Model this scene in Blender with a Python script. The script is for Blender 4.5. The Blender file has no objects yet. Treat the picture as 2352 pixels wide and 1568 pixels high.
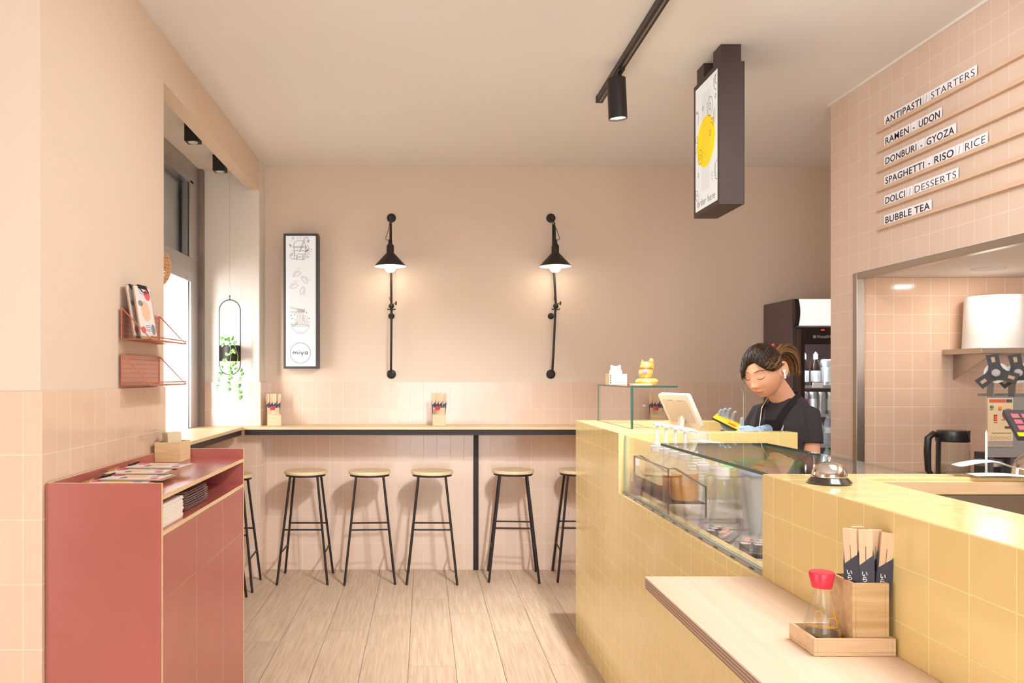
import bpy, bmesh, math, random
from mathutils import Vector, Matrix, Euler
random.seed(11)
sc = bpy.context.scene
COL = sc.collection
R = math.radians

# ---------------------------------------------------------------- camera
cd = bpy.data.cameras.new('camera')
cd.sensor_width = 36; cd.sensor_fit = 'HORIZONTAL'
cd.lens = 36 * 1840 / 2352
cd.shift_x = (1176 - 973) / 2352
cd.shift_y = (864 - 784) / 2352
cd.clip_start = 0.05
cam = bpy.data.objects.new('camera', cd); COL.objects.link(cam)
cam.location = (0, 0, 1.44); cam.rotation_euler = (R(90), 0, 0)
sc.camera = cam

# ---------------------------------------------------------------- view, sky, daylight, added fill lights out of frame
sc.view_settings.view_transform = 'Standard'
sc.view_settings.look = 'None'
sc.view_settings.gamma = 1
sc.view_settings.use_curve_mapping = False
sc.view_settings.exposure = 0.66
sc.cycles.transparent_max_bounces = 40
sc.cycles.max_bounces = 8
w = bpy.data.worlds.new('sky'); sc.world = w; w.use_nodes = True
bg = w.node_tree.nodes['Background']
bg.inputs[0].default_value = (0.88, 0.95, 1.0, 1); bg.inputs[1].default_value = 3.7

def light(name, kind, loc, rot, power, color=(1, 1, 1), **kw):
    d = bpy.data.lights.new(name, kind); d.energy = power; d.color = color
    for k, v in kw.items(): setattr(d, k, v)
    o = bpy.data.objects.new(name, d); COL.objects.link(o)
    o.location = loc; o.rotation_euler = [R(a) for a in rot]
    return o
# low daylight through the side window and added fill lights that are no fittings of the shop
wl_ = light('window_daylight', 'AREA', (-3.3, 3.5, 2.0), (0, 0, 0), 8, (0.9, 0.97, 1), shape='RECTANGLE', size=1.2, size_y=1.2)
wl_.rotation_euler = Vector((1.9, 1.9, -.45)).to_track_quat('-Z', 'Y').to_euler()
wl2 = light('window_pier_fill', 'AREA', (-1.80, 4.75, 1.55), (0, 0, 0), 5, (0.94, 0.98, 1), shape='RECTANGLE', size=.14, size_y=.9, spread=R(66))  # added narrow strip outside the glass, aimed to brighten the far pier
wl2.rotation_euler = Vector((.19, .98, -.08)).to_track_quat('-Z', 'Y').to_euler()
COOL = (.9, .965, 1.0)
light('counter_fill', 'AREA', (1.5, 1.5, 2.96), (0, 0, 0), 34, COOL, shape='RECTANGLE', size=0.9, size_y=1.4)  # added soft fill above the counter, no known lamp there
light('shopfront_fill', 'AREA', (0.4, -2.05, 1.05), (90, 0, 0), 24, (.74, .88, 1), shape='RECTANGLE', size=1.9, size_y=1.8)  # unseen area light added at the front opening, fills from behind the camera

# ---------------------------------------------------------------- helpers
def lin(h):
    h = h.lstrip('#'); c = [int(h[i:i + 2], 16) / 255 for i in (0, 2, 4)]
    return tuple(x / 12.92 if x <= .04045 else ((x + .055) / 1.055) ** 2.4 for x in c) + (1,)

class MB:
    """collects simple solids into one mesh"""
    def __init__(s): s.v = []; s.f = []; s.m = []
    def add(s, vs, fs, mi=0):
        n = len(s.v); s.v += [tuple(v) for v in vs]
        s.f += [tuple(i + n for i in f) for f in fs]; s.m += [mi] * len(fs); return s
    def box(s, x0, x1, y0, y1, z0, z1, mi=0):
        v = [(x, y, z) for z in (z0, z1) for y in (y0, y1) for x in (x0, x1)]
        return s.add(v, [(0, 2, 3, 1), (4, 5, 7, 6), (0, 1, 5, 4), (2, 6, 7, 3), (0, 4, 6, 2), (1, 3, 7, 5)], mi)
    def bar(s, p, q, w, h, up=(0, 0, 1), mi=0):
        p = Vector(p); q = Vector(q); d = (q - p).normalized(); up = Vector(up)
        a = d.cross(up)
        if a.length < 1e-4: a = d.cross(Vector((0, 1, 0)))
        a.normalize(); b = a.cross(d).normalized(); a *= w / 2; b *= h / 2
        v = [p - a - b, p + a - b, p + a + b, p - a + b, q - a - b, q + a - b, q + a + b, q - a + b]
        return s.add(v, [(3, 2, 1, 0), (4, 5, 6, 7), (0, 1, 5, 4), (1, 2, 6, 5), (2, 3, 7, 6), (3, 0, 4, 7)], mi)
    def rings(s, rings, cap=True, closed=False, mi=0):
        n = len(rings[0]); vs = [v for r in rings for v in r]; fs = []
        m = len(rings)
        for i in range(m if closed else m - 1):
            j = (i + 1) % m
            for k in range(n):
                l = (k + 1) % n
                fs.append((i * n + k, i * n + l, j * n + l, j * n + k))
        if cap and not closed:
            fs.append(tuple(range(n - 1, -1, -1))); fs.append(tuple((m - 1) * n + k for k in range(n)))
        return s.add(vs, fs, mi)
    def tube(s, pts, r, n=8, closed=False, mi=0):
        pts = [Vector(p) for p in pts]; m = len(pts)
        rs = r if isinstance(r, (list, tuple)) else [r] * m
        T = []
        for i in range(m):
            a = pts[(i - 1) % m] if (closed or i) else pts[0]
            b = pts[(i + 1) % m] if (closed or i < m - 1) else pts[-1]
            T.append((b - a).normalized())
        u = T[0].orthogonal().normalized(); rr = []
        for i in range(m):
            u = (u - T[i] * u.dot(T[i]))
            if u.length < 1e-6: u = T[i].orthogonal()
            u.normalize(); w_ = T[i].cross(u)
            rr.append([pts[i] + (u * math.cos(2 * math.pi * k / n) + w_ * math.sin(2 * math.pi * k / n)) * rs[i] for k in range(n)])
        return s.rings(rr, True, closed, mi)
    def cyl(s, p, q, r, r2=None, n=20, mi=0):
        return s.tube([p, q], [r, r if r2 is None else r2], n, mi=mi)
    def lathe(s, prof, c=(0, 0, 0), n=28, mi=0, axis='z'):
        rr = []
        for r, z in prof:
            ring = []
            for k in range(n):
                a = 2 * math.pi * k / n; x, y = max(r, 1e-5) * math.cos(a), max(r, 1e-5) * math.sin(a)
                if axis == 'z': p = (x, y, z)
                elif axis == 'y': p = (x, z, y)
                else: p = (z, x, y)
                ring.append((c[0] + p[0], c[1] + p[1], c[2] + p[2]))
            rr.append(ring)
        return s.rings(rr, True, False, mi)
    def ball(s, c, r, n=16, m=10, mi=0, rot=None):
        if not isinstance(r, (list, tuple)): r = (r, r, r)
        rr = []
        for i in range(1, m):
            t = math.pi * i / m; ring = []
            for k in range(n):
                a = 2 * math.pi * k / n
                p = Vector((r[0] * math.sin(t) * math.cos(a), r[1] * math.sin(t) * math.sin(a), -r[2] * math.cos(t)))
                if rot: p = rot @ p
                ring.append((c[0] + p.x, c[1] + p.y, c[2] + p.z))
            rr.append(ring)
        n0 = len(s.v); s.rings(rr, False, False, mi)
        for sgn, row in ((-1, 0), (1, m - 2)):
            p = Vector((0, 0, sgn * r[2]))
            if rot: p = rot @ p
            s.v.append((c[0] + p.x, c[1] + p.y, c[2] + p.z)); t = len(s.v) - 1
            for k in range(n):
                s.f.append((n0 + row * n + k, n0 + row * n + (k + 1) % n, t)); s.m.append(mi)
        return s
    def prism(s, poly, a, b, axis='z', mi=0):
        """poly in the two other axes (x,y / x,z / y,z), extruded from a to b"""
        def P(u, v, t): return (u, v, t) if axis == 'z' else ((u, t, v) if axis == 'y' else (t, u, v))
        return s.rings([[P(u, v, a) for u, v in poly], [P(u, v, b) for u, v in poly]], True, False, mi)
    def xf(s, M):
        s.v = [tuple(M @ Vector(v)) for v in s.v]; return s
    def join(s, o, M=None, mi=None):
        vs = [tuple(M @ Vector(v)) for v in o.v] if M else o.v
        n = len(s.v); s.v += vs; s.f += [tuple(i + n for i in f) for f in o.f]; s.m += (o.m if mi is None else [mi] * len(o.m)); return s
    def build(s, name, mat, parent=None, bevel=0, local=False, ang=38, seg=2, mods=()):
        off = Vector((0, 0, 0))
        if parent is not None and not local:
            p = parent
            while p: off += p.location; p = p.parent
        me = bpy.data.meshes.new(name)
        bm = bmesh.new()
        vs = [bm.verts.new(Vector(v) - off) for v in s.v]
        for f, mi in zip(s.f, s.m):
            try:
                fc = bm.faces.new([vs[i] for i in f]); fc.material_index = mi; fc.smooth = True
            except ValueError: pass
        bmesh.ops.recalc_face_normals(bm, faces=bm.faces)
        uv = bm.loops.layers.uv.new('UVMap')
        for fc in bm.faces:
            n = fc.normal; a = [abs(n.x), abs(n.y), abs(n.z)]; k = a.index(max(a))
            for lp in fc.loops:
                c = lp.vert.co + off
                lp[uv].uv = (c.y, c.z) if k == 0 else ((c.x, c.z) if k == 1 else (c.x, c.y))
        bm.to_mesh(me); bm.free()
        for m in (mat if isinstance(mat, (list, tuple)) else [mat]): me.materials.append(m)
        try: me.set_sharp_from_angle(angle=R(ang))
        except Exception: pass
        o = bpy.data.objects.new(name, me); COL.objects.link(o)
        if parent is not None: o.parent = parent
        if bevel:
            b = o.modifiers.new('edge', 'BEVEL'); b.width = bevel; b.segments = seg; b.limit_method = 'ANGLE'; b.angle_limit = R(40)
        for mk in mods: mk(o)
        return o

def tag(o, label, cat, group=None):
    o['label'] = label; o['category'] = cat
    if group: o['group'] = group
    return o
def thing(name, label, cat, loc=(0, 0, 0), group=None, rz=0):
    o = bpy.data.objects.new(name, None); o.empty_display_size = .05; COL.objects.link(o)
    o.location = loc; o.rotation_euler = (0, 0, rz)
    return tag(o, label, cat, group)
def struct(o):
    o['kind'] = 'structure'; return o
def copy_tree(o, parent=None):
    c = o.copy(); COL.objects.link(c)
    if parent is not None: c.parent = parent
    for ch in list(o.children): copy_tree(ch, c)
    return c
def dup(o, loc, label, rz=None):
    c = copy_tree(o); c.location = loc; c['label'] = label
    if rz is not None: c.rotation_euler = (0, 0, rz)
    return c

def text_mb(txt, size, bold=0.0, depth=0.0006, align='LEFT', spacing=1.0, xs=1.0, lsp=1.0):
    """letters as an MB lying in the XY plane, facing +Z"""
    cu = bpy.data.curves.new('letters', 'FONT'); cu.body = txt; cu.size = size; cu.offset = bold
    cu.extrude = depth / 2; cu.align_x = align; cu.space_character = spacing; cu.space_line = lsp; cu.resolution_u = 4
    o = bpy.data.objects.new('letters', cu); COL.objects.link(o)
    bpy.context.view_layer.update()
    me = bpy.data.meshes.new_from_object(o.evaluated_get(bpy.context.evaluated_depsgraph_get()))
    mb = MB(); mb.add([(v.co.x * xs, v.co.y, v.co.z) for v in me.vertices], [tuple(p.vertices) for p in me.polygons])
    bpy.data.objects.remove(o); bpy.data.curves.remove(cu); bpy.data.meshes.remove(me)
    return mb
def width_of(mb): 
    xs = [v[0] for v in mb.v]; return min(xs), max(xs)

# ---------------------------------------------------------------- materials
def mat(name, col, rough=.5, metal=0.0, spec=.5, emit=None, es=0.0, coat=0.0, var=0.0, vscale=8.0, bump=0.0, bscale=60.0, sss=0.0, vs3=(1, 1, 1)):
    m = bpy.data.materials.new(name); m.use_nodes = True; nt = m.node_tree; b = nt.nodes['Principled BSDF']
    c = lin(col) if isinstance(col, str) else col
    b.inputs['Base Color'].default_value = c; b.inputs['Roughness'].default_value = rough; b.inputs['Metallic'].default_value = metal
    b.inputs['Specular IOR Level'].default_value = spec; b.inputs['Coat Weight'].default_value = coat
    if sss: b.inputs['Subsurface Weight'].default_value = sss; b.inputs['Subsurface Radius'].default_value = (.012, .005, .003)
    if emit: b.inputs['Emission Color'].default_value = lin(emit); b.inputs['Emission Strength'].default_value = es
    if var or bump:
        tc = nt.nodes.new('ShaderNodeTexCoord'); mp = nt.nodes.new('ShaderNodeMapping'); mp.inputs['Scale'].default_value = vs3
        nt.links.new(tc.outputs['Object'], mp.inputs[0])
    if var:
        n = nt.nodes.new('ShaderNodeTexNoise'); n.inputs['Scale'].default_value = vscale; n.inputs['Detail'].default_value = 4
        nt.links.new(mp.outputs[0], n.inputs['Vector'])
        mr = nt.nodes.new('ShaderNodeMapRange'); mr.inputs[1].default_value = .3; mr.inputs[2].default_value = .7
        mr.inputs[3].default_value = 1 - var; mr.inputs[4].default_value = 1 + var
        nt.links.new(n.outputs[0], mr.inputs[0])
        mx = nt.nodes.new('ShaderNodeMix'); mx.data_type = 'RGBA'; mx.blend_type = 'MULTIPLY'; mx.inputs[0].default_value = 1
        mx.inputs[6].default_value = c; nt.links.new(mr.outputs[0], mx.inputs[7]); nt.links.new(mx.outputs[2], b.inputs['Base Color'])
    if bump:
        n2 = nt.nodes.new('ShaderNodeTexNoise'); n2.inputs['Scale'].default_value = bscale; n2.inputs['Detail'].default_value = 3
        nt.links.new(mp.outputs[0], n2.inputs['Vector'])
        bp = nt.nodes.new('ShaderNodeBump'); bp.inputs['Strength'].default_value = bump; bp.inputs['Distance'].default_value = .004
        nt.links.new(n2.outputs[0], bp.inputs['Height']); nt.links.new(bp.outputs[0], b.inputs['Normal'])
    return m

def tile(name, c1, c2, grout, tw, th, off=(0, 0), rough=.12, wob=.25, mortar=.0016):
    m = bpy.data.materials.new(name); m.use_nodes = True; nt = m.node_tree; b = nt.nodes['Principled BSDF']
    uv = nt.nodes.new('ShaderNodeUVMap'); mp = nt.nodes.new('ShaderNodeMapping'); mp.inputs['Location'].default_value = (off[0], off[1], 0)
    nt.links.new(uv.outputs[0], mp.inputs[0])
    br = nt.nodes.new('ShaderNodeTexBrick'); br.offset = 0; br.squash = 1
    br.inputs['Scale'].default_value = 1; br.inputs['Brick Width'].default_value = tw; br.inputs['Row Height'].default_value = th
    br.inputs['Mortar Size'].default_value = mortar; br.inputs['Mortar Smooth'].default_value = .3; br.inputs['Bias'].default_value = 0
    br.inputs['Color1'].default_value = lin(c1); br.inputs['Color2'].default_value = lin(c2); br.inputs['Mortar'].default_value = lin(grout)
    nt.links.new(mp.outputs[0], br.inputs['Vector']); nt.links.new(br.outputs['Color'], b.inputs['Base Color'])
    mr = nt.nodes.new('ShaderNodeMapRange'); mr.inputs[3].default_value = rough; mr.inputs[4].default_value = .7
    nt.links.new(br.outputs['Fac'], mr.inputs[0]); nt.links.new(mr.outputs[0], b.inputs['Roughness'])
    nz = nt.nodes.new('ShaderNodeTexNoise'); nz.inputs['Scale'].default_value = 14; nz.inputs['Detail'].default_value = 2
    nt.links.new(mp.outputs[0], nz.inputs['Vector'])
    b1 = nt.nodes.new('ShaderNodeBump'); b1.inputs['Strength'].default_value = wob; b1.inputs['Distance'].default_value = .003
    nt.links.new(nz.outputs[0], b1.inputs['Height'])
    b2 = nt.nodes.new('ShaderNodeBump'); b2.inputs['Strength'].default_value = .5; b2.inputs['Distance'].default_value = .0012; b2.invert = True
    nt.links.new(br.outputs['Fac'], b2.inputs['Height']); nt.links.new(b1.outputs[0], b2.inputs['Normal']); nt.links.new(b2.outputs[0], b.inputs['Normal'])
    b.inputs['Specular IOR Level'].default_value = .45
    return m

def wood(name, c1, c2, axis='x', rough=.5, scale=1.0, spec=.4):
    m = bpy.data.materials.new(name); m.use_nodes = True; nt = m.node_tree; b = nt.nodes['Principled BSDF']
    tc = nt.nodes.new('ShaderNodeTexCoord'); mp = nt.nodes.new('ShaderNodeMapping')
    s = {'x': (1.5, 28, 28), 'y': (28, 1.5, 28), 'z': (28, 28, 1.5)}[axis]
    mp.inputs['Scale'].default_value = [k * scale for k in s]; nt.links.new(tc.outputs['Object'], mp.inputs[0])
    n = nt.nodes.new('ShaderNodeTexNoise'); n.inputs['Scale'].default_value = 3; n.inputs['Detail'].default_value = 6; n.inputs['Distortion'].default_value = .6
    nt.links.new(mp.outputs[0], n.inputs['Vector'])
    cr = nt.nodes.new('ShaderNodeValToRGB'); cr.color_ramp.elements[0].position = .35; cr.color_ramp.elements[1].position = .68
    cr.color_ramp.elements[0].color = lin(c1); cr.color_ramp.elements[1].color = lin(c2)
    nt.links.new(n.outputs[0], cr.inputs[0]); nt.links.new(cr.outputs[0], b.inputs['Base Color'])
    b.inputs['Roughness'].default_value = rough; b.inputs['Specular IOR Level'].default_value = spec
    return m

def glass(name, tint=(1, 1, 1, 1), rough=0.0, refl=1.0, ior=1.45, haze=0.0, hazecol=(1, 1, 1, 1)):
    m = bpy.data.materials.new(name); m.use_nodes = True; nt = m.node_tree; nt.nodes.remove(nt.nodes['Principled BSDF'])
    out = nt.nodes['Material Output']
    t = nt.nodes.new('ShaderNodeBsdfTransparent'); t.inputs[0].default_value = tint
    g = nt.nodes.new('ShaderNodeBsdfGlossy'); g.inputs['Roughness'].default_value = rough
    f = nt.nodes.new('ShaderNodeFresnel'); ge = nt.nodes.new('ShaderNodeNewGeometry'); ir = nt.nodes.new('ShaderNodeMapRange')
    ir.inputs[3].default_value = ior; ir.inputs[4].default_value = 1 / ior; nt.links.new(ge.outputs['Backfacing'], ir.inputs[0]); nt.links.new(ir.outputs[0], f.inputs[0])
    mul = nt.nodes.new('ShaderNodeMath'); mul.operation = 'MULTIPLY'; mul.inputs[1].default_value = refl; nt.links.new(f.outputs[0], mul.inputs[0])
    mx = nt.nodes.new('ShaderNodeMixShader'); nt.links.new(mul.outputs[0], mx.inputs[0]); nt.links.new(t.outputs[0], mx.inputs[1]); nt.links.new(g.outputs[0], mx.inputs[2])
    last = mx
    if haze:
        d = nt.nodes.new('ShaderNodeBsdfPrincipled'); d.inputs['Base Color'].default_value = hazecol; d.inputs['Roughness'].default_value = .3
        m2 = nt.nodes.new('ShaderNodeMixShader'); m2.inputs[0].default_value = haze
        nt.links.new(mx.outputs[0], m2.inputs[1]); nt.links.new(d.outputs[0], m2.inputs[2]); last = m2
    nt.links.new(last.outputs[0], out.inputs[0])
    return m

PAINT = '#E8D2BE'
M = {}
M['paint'] = mat('peach_paint', PAINT, .75, spec=.25, bump=.05, bscale=180)
M['ceil'] = mat('ceiling_paint', '#EFEAE6', .8, spec=.2)
M['reveal'] = mat('reveal_paint', '#F0E6DC', .7, spec=.25)
M['tile_back'] = tile('pink_tile_back', '#EACDB8', '#E7C9B3', '#F2E2D2', .1, .2, (.0, -.198), rough=.16)
M['tile_left'] = tile('pink_tile_left', '#E4C3A8', '#E6C7AD', '#EEDCC4', .1, .2, (.033, -.198), rough=.1)
M['tile_sq'] = tile('pink_tile_square', '#E2C6B2', '#DFC2AD', '#EEDFD0', .1, .1, (.0, .0), rough=.3, wob=.1)
M['tile_kit'] = tile('pink_tile_kitchen', '#E6C0A3', '#E8C4A8', '#F2E4D4', .1, .1, (.06, .025), rough=.12)
M['yellow'] = tile('yellow_tile', '#ECCE8A', '#EFD291', '#F6E29C', .1, .1, (.05, .0), rough=.1, wob=.35)
M['black'] = mat('black_powdercoat', '#2B2524', .42, spec=.4)
M['iron'] = mat('black_iron', '#2A2322', .5, .2)
M['steel'] = mat('brushed_steel', '#B8AFA4', .32, 1.0, bump=.08, bscale=200, vs3=(1, 1, 30))
M['alu'] = mat('grey_aluminium', '#B9B4B2', .35, .8)
M['darkframe'] = mat('weathered_post', '#8C7C72', .6, .1, var=.25, vscale=4)
M['glass'] = glass('clear_glass')
M['gedge'] = mat('glass_edge_green', '#2E5A50', .15, spec=.6)
M['gedge_light'] = mat('glass_edge_pale', '#A9C9BD', .2, spec=.6)
M['white'] = mat('white_plastic', '#F1EDE8', .4)
M['oak'] = wood('pale_oak', '#E2BC88', '#EFD2A2', 'x', .5)
M['oakz'] = wood('bamboo_wood', '#C9A070', '#DFBB8C', 'x', .5)
M['seat'] = wood('birch_seat', '#DFC196', '#EAD1A8', 'x', .45)
# ================================================================ SETTING
# floor: wood-look porcelain planks
FW, FL = .234, 1.19
fl = bpy.data.materials.new('wood_look_planks'); fl.use_nodes = True
nt = fl.node_tree; b = nt.nodes['Principled BSDF']
tc = nt.nodes.new('ShaderNodeTexCoord'); mp = nt.nodes.new('ShaderNodeMapping'); mp.inputs['Scale'].default_value = (55, 2.2, 1)
nt.links.new(tc.outputs['Object'], mp.inputs[0])
at_ = nt.nodes.new('ShaderNodeAttribute'); at_.attribute_name = 'plank'
ad = nt.nodes.new('ShaderNodeVectorMath'); ad.operation = 'ADD'; nt.links.new(mp.outputs[0], ad.inputs[0])
sc_ = nt.nodes.new('ShaderNodeVectorMath'); sc_.operation = 'SCALE'; sc_.inputs[3].default_value = 37; nt.links.new(at_.outputs['Color'], sc_.inputs[0]); nt.links.new(sc_.outputs[0], ad.inputs[1])
n = nt.nodes.new('ShaderNodeTexNoise'); n.inputs['Scale'].default_value = 1.6; n.inputs['Detail'].default_value = 7; n.inputs['Distortion'].default_value = .35
nt.links.new(ad.outputs[0], n.inputs['Vector'])
cr = nt.nodes.new('ShaderNodeValToRGB'); cr.color_ramp.elements[0].position = .3; cr.color_ramp.elements[1].position = .72
cr.color_ramp.elements[0].color = lin('#C0A287'); cr.color_ramp.elements[1].color = lin('#DAC3A9')
nt.links.new(n.outputs[0], cr.inputs[0])
mr = nt.nodes.new('ShaderNodeMapRange'); mr.inputs[3].default_value = .93; mr.inputs[4].default_value = 1.06; nt.links.new(at_.outputs['Fac'], mr.inputs[0])
mx = nt.nodes.new('ShaderNodeMix'); mx.data_type = 'RGBA'; mx.blend_type = 'MULTIPLY'; mx.inputs[0].default_value = 1
nt.links.new(cr.outputs[0], mx.inputs[6]); nt.links.new(mr.outputs[0], mx.inputs[7]); nt.links.new(mx.outputs[2], b.inputs['Base Color'])
b.inputs['Roughness'].default_value = .42; b.inputs['Specular IOR Level'].default_value = .35
groove = mat('dark_groove', '#6B5140', .8)
J = {-4: 4.35, -3: 4.90, -2: 4.54, -1: 4.826, 0: 5.171, 1: 4.865, 2: 4.515, 3: 5.189, 4: 4.8}
bm = bmesh.new(); cl = bm.loops.layers.float_color.new('plank')
def quad(x0, x1, y0, y1, z, mi, c):
    f = bm.faces.new([bm.verts.new(p) for p in ((x0, y0, z), (x1, y0, z), (x1, y1, z), (x0, y1, z))]); f.material_index = mi
    for l in f.loops: l[cl] = (c, (c * 7.3) % 1, (c * 3.1) % 1, 1)
rf = random.Random(3)
for k in range(-13, 19):
    x0 = .159 + FW * (k - 1); x1 = x0 + FW
    j = J.get(k, rf.uniform(4, 5.2))
    y = j - FL * 7
    while y < 6.1:
        a, c_ = max(y, -2.2), min(y + FL, 6.1)
        if c_ > a: quad(max(x0, -2.75) + .0011, min(x1, 4.3) - .0011, a + .0006, c_ - .0006, 0, 0, rf.random())
        y += FL
quad(-2.75, 4.3, -2.2, 6.1, -.0025, 1, .5)
me = bpy.data.meshes.new('floor'); bm.to_mesh(me); bm.free(); me.materials.append(fl); me.materials.append(groove)
fo = bpy.data.objects.new('floor', me); COL.objects.link(fo); struct(fo)

struct(MB().box(-2.75, 4.3, -2.2, 6.1, 3.0, 3.08).build('ceiling', M['ceil']))
# back wall with its tiled dado
struct(MB().box(-1.3, 3.4, 5.98, 6.1, 0, 3.0).build('wall_back', M['paint']))
struct(MB().box(-1.172, 3.3, 5.972, 5.98, 0, 1.398).build('trim_1', M['tile_back']))
# left wall: near pier, window niche, far pier
struct(MB().box(-2.75, -1.184, 2.475, 3.65, 0, 3.0).build('wall_left', M['paint']))
tl = MB().prism([(-2.75, 2.467), (-1.176, 2.467), (-1.176, 3.656), (-1.184, 3.656), (-1.184, 2.475), (-2.75, 2.475)], 0, 1.394)
struct(tl.build('trim_2', M['tile_left'], bevel=.002))
fp = MB().box(-1.9, -1.184, 5.768, 5.98, 0, 3.0)
struct(fp.build('wall_left_pier', M['reveal']))
struct(MB().box(-1.59, -1.172, 5.76, 5.768, 0, 1.398).box(-1.18, -1.172, 5.768, 5.972, 0, 1.398).build('trim_3', M['tile_back']))
struct(MB().box(-1.265, -1.184, 3.65, 5.768, 2.78, 3.0).build('trim_4', [M['paint']]))
struct(MB().box(-1.9, -1.262, 3.65, 5.768, 2.915, 3.0).build('ceiling_niche', M['reveal']))
struct(MB().box(-1.75, -1.60, 3.65, 5.768, 0, 1.05).build('wall_left_sill', M['paint']))
# window: aluminium frame with an upper and a lower light, a weathered post beside it
wf = MB()
X0, X1 = -1.66, -1.60
wf.box(X0, X1, 5.50, 5.70, 1.05, 2.915)
wf.box(X0, X1, 3.66, 5.50, 2.776, 2.915)
wf.box(X0, X1 + .006, 3.66, 5.50, 2.16, 2.254).box(X0, X1 + .014, 3.66, 5.52, 2.086, 2.165)
wf.box(X0, X1, 3.66, 3.74, 1.05, 2.915).box(X0, X1, 3.66, 5.50, 1.05, 1.075)
wf.box(X1, X1 + .012, 5.47, 5.50, 1.09, 2.10).box(X1, X1 + .012, 5.45, 5.53, 2.25, 2.78).box(X1, X1 + .012, 3.7, 5.53, 2.76, 2.80)
wf.box(X1, X1 + .03, 4.62, 4.67, 2.82, 2.88).box(X1 + .005, X1 + .02, 4.63, 4.66, 2.79, 2.84)
wf.box(X1, X1 + .02, 5.36, 5.44, 2.095, 2.11)
win = struct(wf.build('window_1', M['alu'], bevel=.003))
gl = MB().box(-1.64, -1.634, 3.74, 5.50, 1.07, 2.79).build('pane', M['glass'], win)
gk = MB()
for z0, z1 in ((1.075, 2.086), (2.254, 2.776)): gk.box(-1.615, -1.598, 5.487, 5.499, z0, z1)
gk.build('gasket', M['black'], win)
bl = MB()
for i in range(10): bl.box(-1.70, -1.69, 3.74 + i * .197, 3.935 + i * .197, 2.20, 2.86)
blm = mat('grey_blind', '#A9B0B2', .6, var=.08, vscale=3)
tag(bl.build('window_blind', blm), 'grey vertical blind behind the upper pane of the window', 'blind')
struct(MB().box(-1.68, -1.575, 5.70, 5.76, 0, 2.915).build('trim_5', M['darkframe']))
# the rest of the room behind the camera: side walls and shop front, their openings added and sized to admit light
struct(MB().box(-2.85, -2.75, -2.2, -.2, 0, 3.0).box(-2.85, -2.75, 1.0, 2.475, 0, 3.0).box(-2.85, -2.75, -.2, 1.0, 1.8, 3.0).build('wall_entry_left', M['paint']))
struct(MB().box(4.2, 4.3, -2.2, 4.6, 0, 3.0).box(2.46, 4.2, -.6, -.5, 0, 3.0).build('wall_entry_right', M['paint']))
struct(MB().box(-2.75, -.6, -2.2, -2.1, 0, 3.0).box(1.4, 4.2, -2.2, -2.1, 0, 3.0).box(-.6, 1.4, -2.2, -2.1, 2.1, 3.0).build('wall_front', M['paint']))
# outside: pale street front seen through the window
oc = mat('pale_render', '#E6E4E2', .8, var=.06, vscale=2)
st = MB().box(-9, -2.9, 9.6, 9.9, 0, 6)
for x in (-3.35, -3.75, -4.3): st.box(x - .07, x + .07, 9.45, 9.6, 0, 6)
struct(st.build('wall_outside', oc))
struct(MB().box(-14, -1.9, 1, 14, -.2, -.02).build('ground_outside', mat('pavement', '#CFCBC6', .9)))
# right: tiled menu wall over the kitchen opening
mw = MB()
mw.box(2.3375, 2.46, -.5, 4.336, 1.996, 3.0)
mw.box(2.3375, 2.46, 4.336, 4.60, 0, 3.0)
struct(mw.build('wall_right', M['tile_sq']))
struct(MB().box(2.325, 2.4, -.5, 4.612, 2.988, 3.0).build('trim_6', M['reveal']))
struct(MB().box(2.367, 4.2, 4.328, 4.336, 0, 1.974).box(2.46, 4.2, 4.336, 4.60, 0, 3.0).build('wall_kitchen_back', M['tile_kit']))
struct(MB().box(2.36, 4.2, -.5, 4.336, 1.975, 1.9955).box(2.462, 4.2, -.5, 4.336, 1.9955, 2.05).build('ceiling_kitchen', M['reveal']))
struct(MB().box(4.1, 4.2, -.5, 4.36, 0, 1.975).build('wall_kitchen_right', M['tile_kit']))
struct(MB().box(3.3, 3.4, 4.60, 5.98, 0, 3.0).build('wall_alcove', M['paint']))
fr = MB().box(2.322, 2.366, 4.296, 4.336, 0, 1.9955).box(2.322, 2.366, -.5, 4.296, 1.960, 1.9955)
struct(fr.build('trim_7', M['steel'], bevel=.002))
# ================================================================ LEFT SIDE: cabinet, bar, stools, shelves
red = mat('terracotta_laminate', '#B25E54', .23, spec=1.0, var=.05, vscale=3, bump=.03, bscale=300)
redd = red
ply = wood('ply_edge', '#DDB98C', '#EBCBA2', 'y', .5)
CX0, CX1, CY0, CY1 = -1.172, -.813, 2.484, 3.626
cab = thing('menu_cabinet', 'long terracotta red laminate cabinet with pale plywood edges against the left wall', 'cabinet', ((CX0 + CX1) / 2, (CY0 + CY1) / 2, 0))
def panel(name, x0, x1, y0, y1, z0, z1, thin, bevel=.0012):
    """laminate board with plywood core showing on its edges"""
    mb = MB(); mb.box(x0, x1, y0, y1, z0, z1)
    o = mb.build(name, [red, ply], cab)
    k = 'xyz'.index(thin)
    for p in o.data.polygons:
        if max(range(3), key=lambda i: abs(p.normal[i])) != k: p.material_index = 1
    return o
T = .015
panel('end_panel', CX0, CX1, CY0, CY0 + T, .05, 1.108, 'y')
panel('end_panel', CX0, CX1, CY1 - T, CY1, .05, 1.114, 'y')
panel('back_lip', CX0, CX0 + T, CY0 + T, CY1 - T, 1.0, 1.11, 'x')
panel('top_board', CX0 + T, CX1, CY0 + T, CY1 - T, 1.055, 1.070, 'z')
panel('shelf_board', CX0, CX1, CY0 + T, CY1 - T, .942, .957, 'z')
MB().box(CX0, CX0 + .012, CY0 + T, CY1 - T, .05, 1.0).build('back_panel', red, cab)
MB().box(CX0 + .02, CX1 - .012, CY0 + T, CY1 - T, .07, .938).build('carcass', ply, cab)
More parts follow.
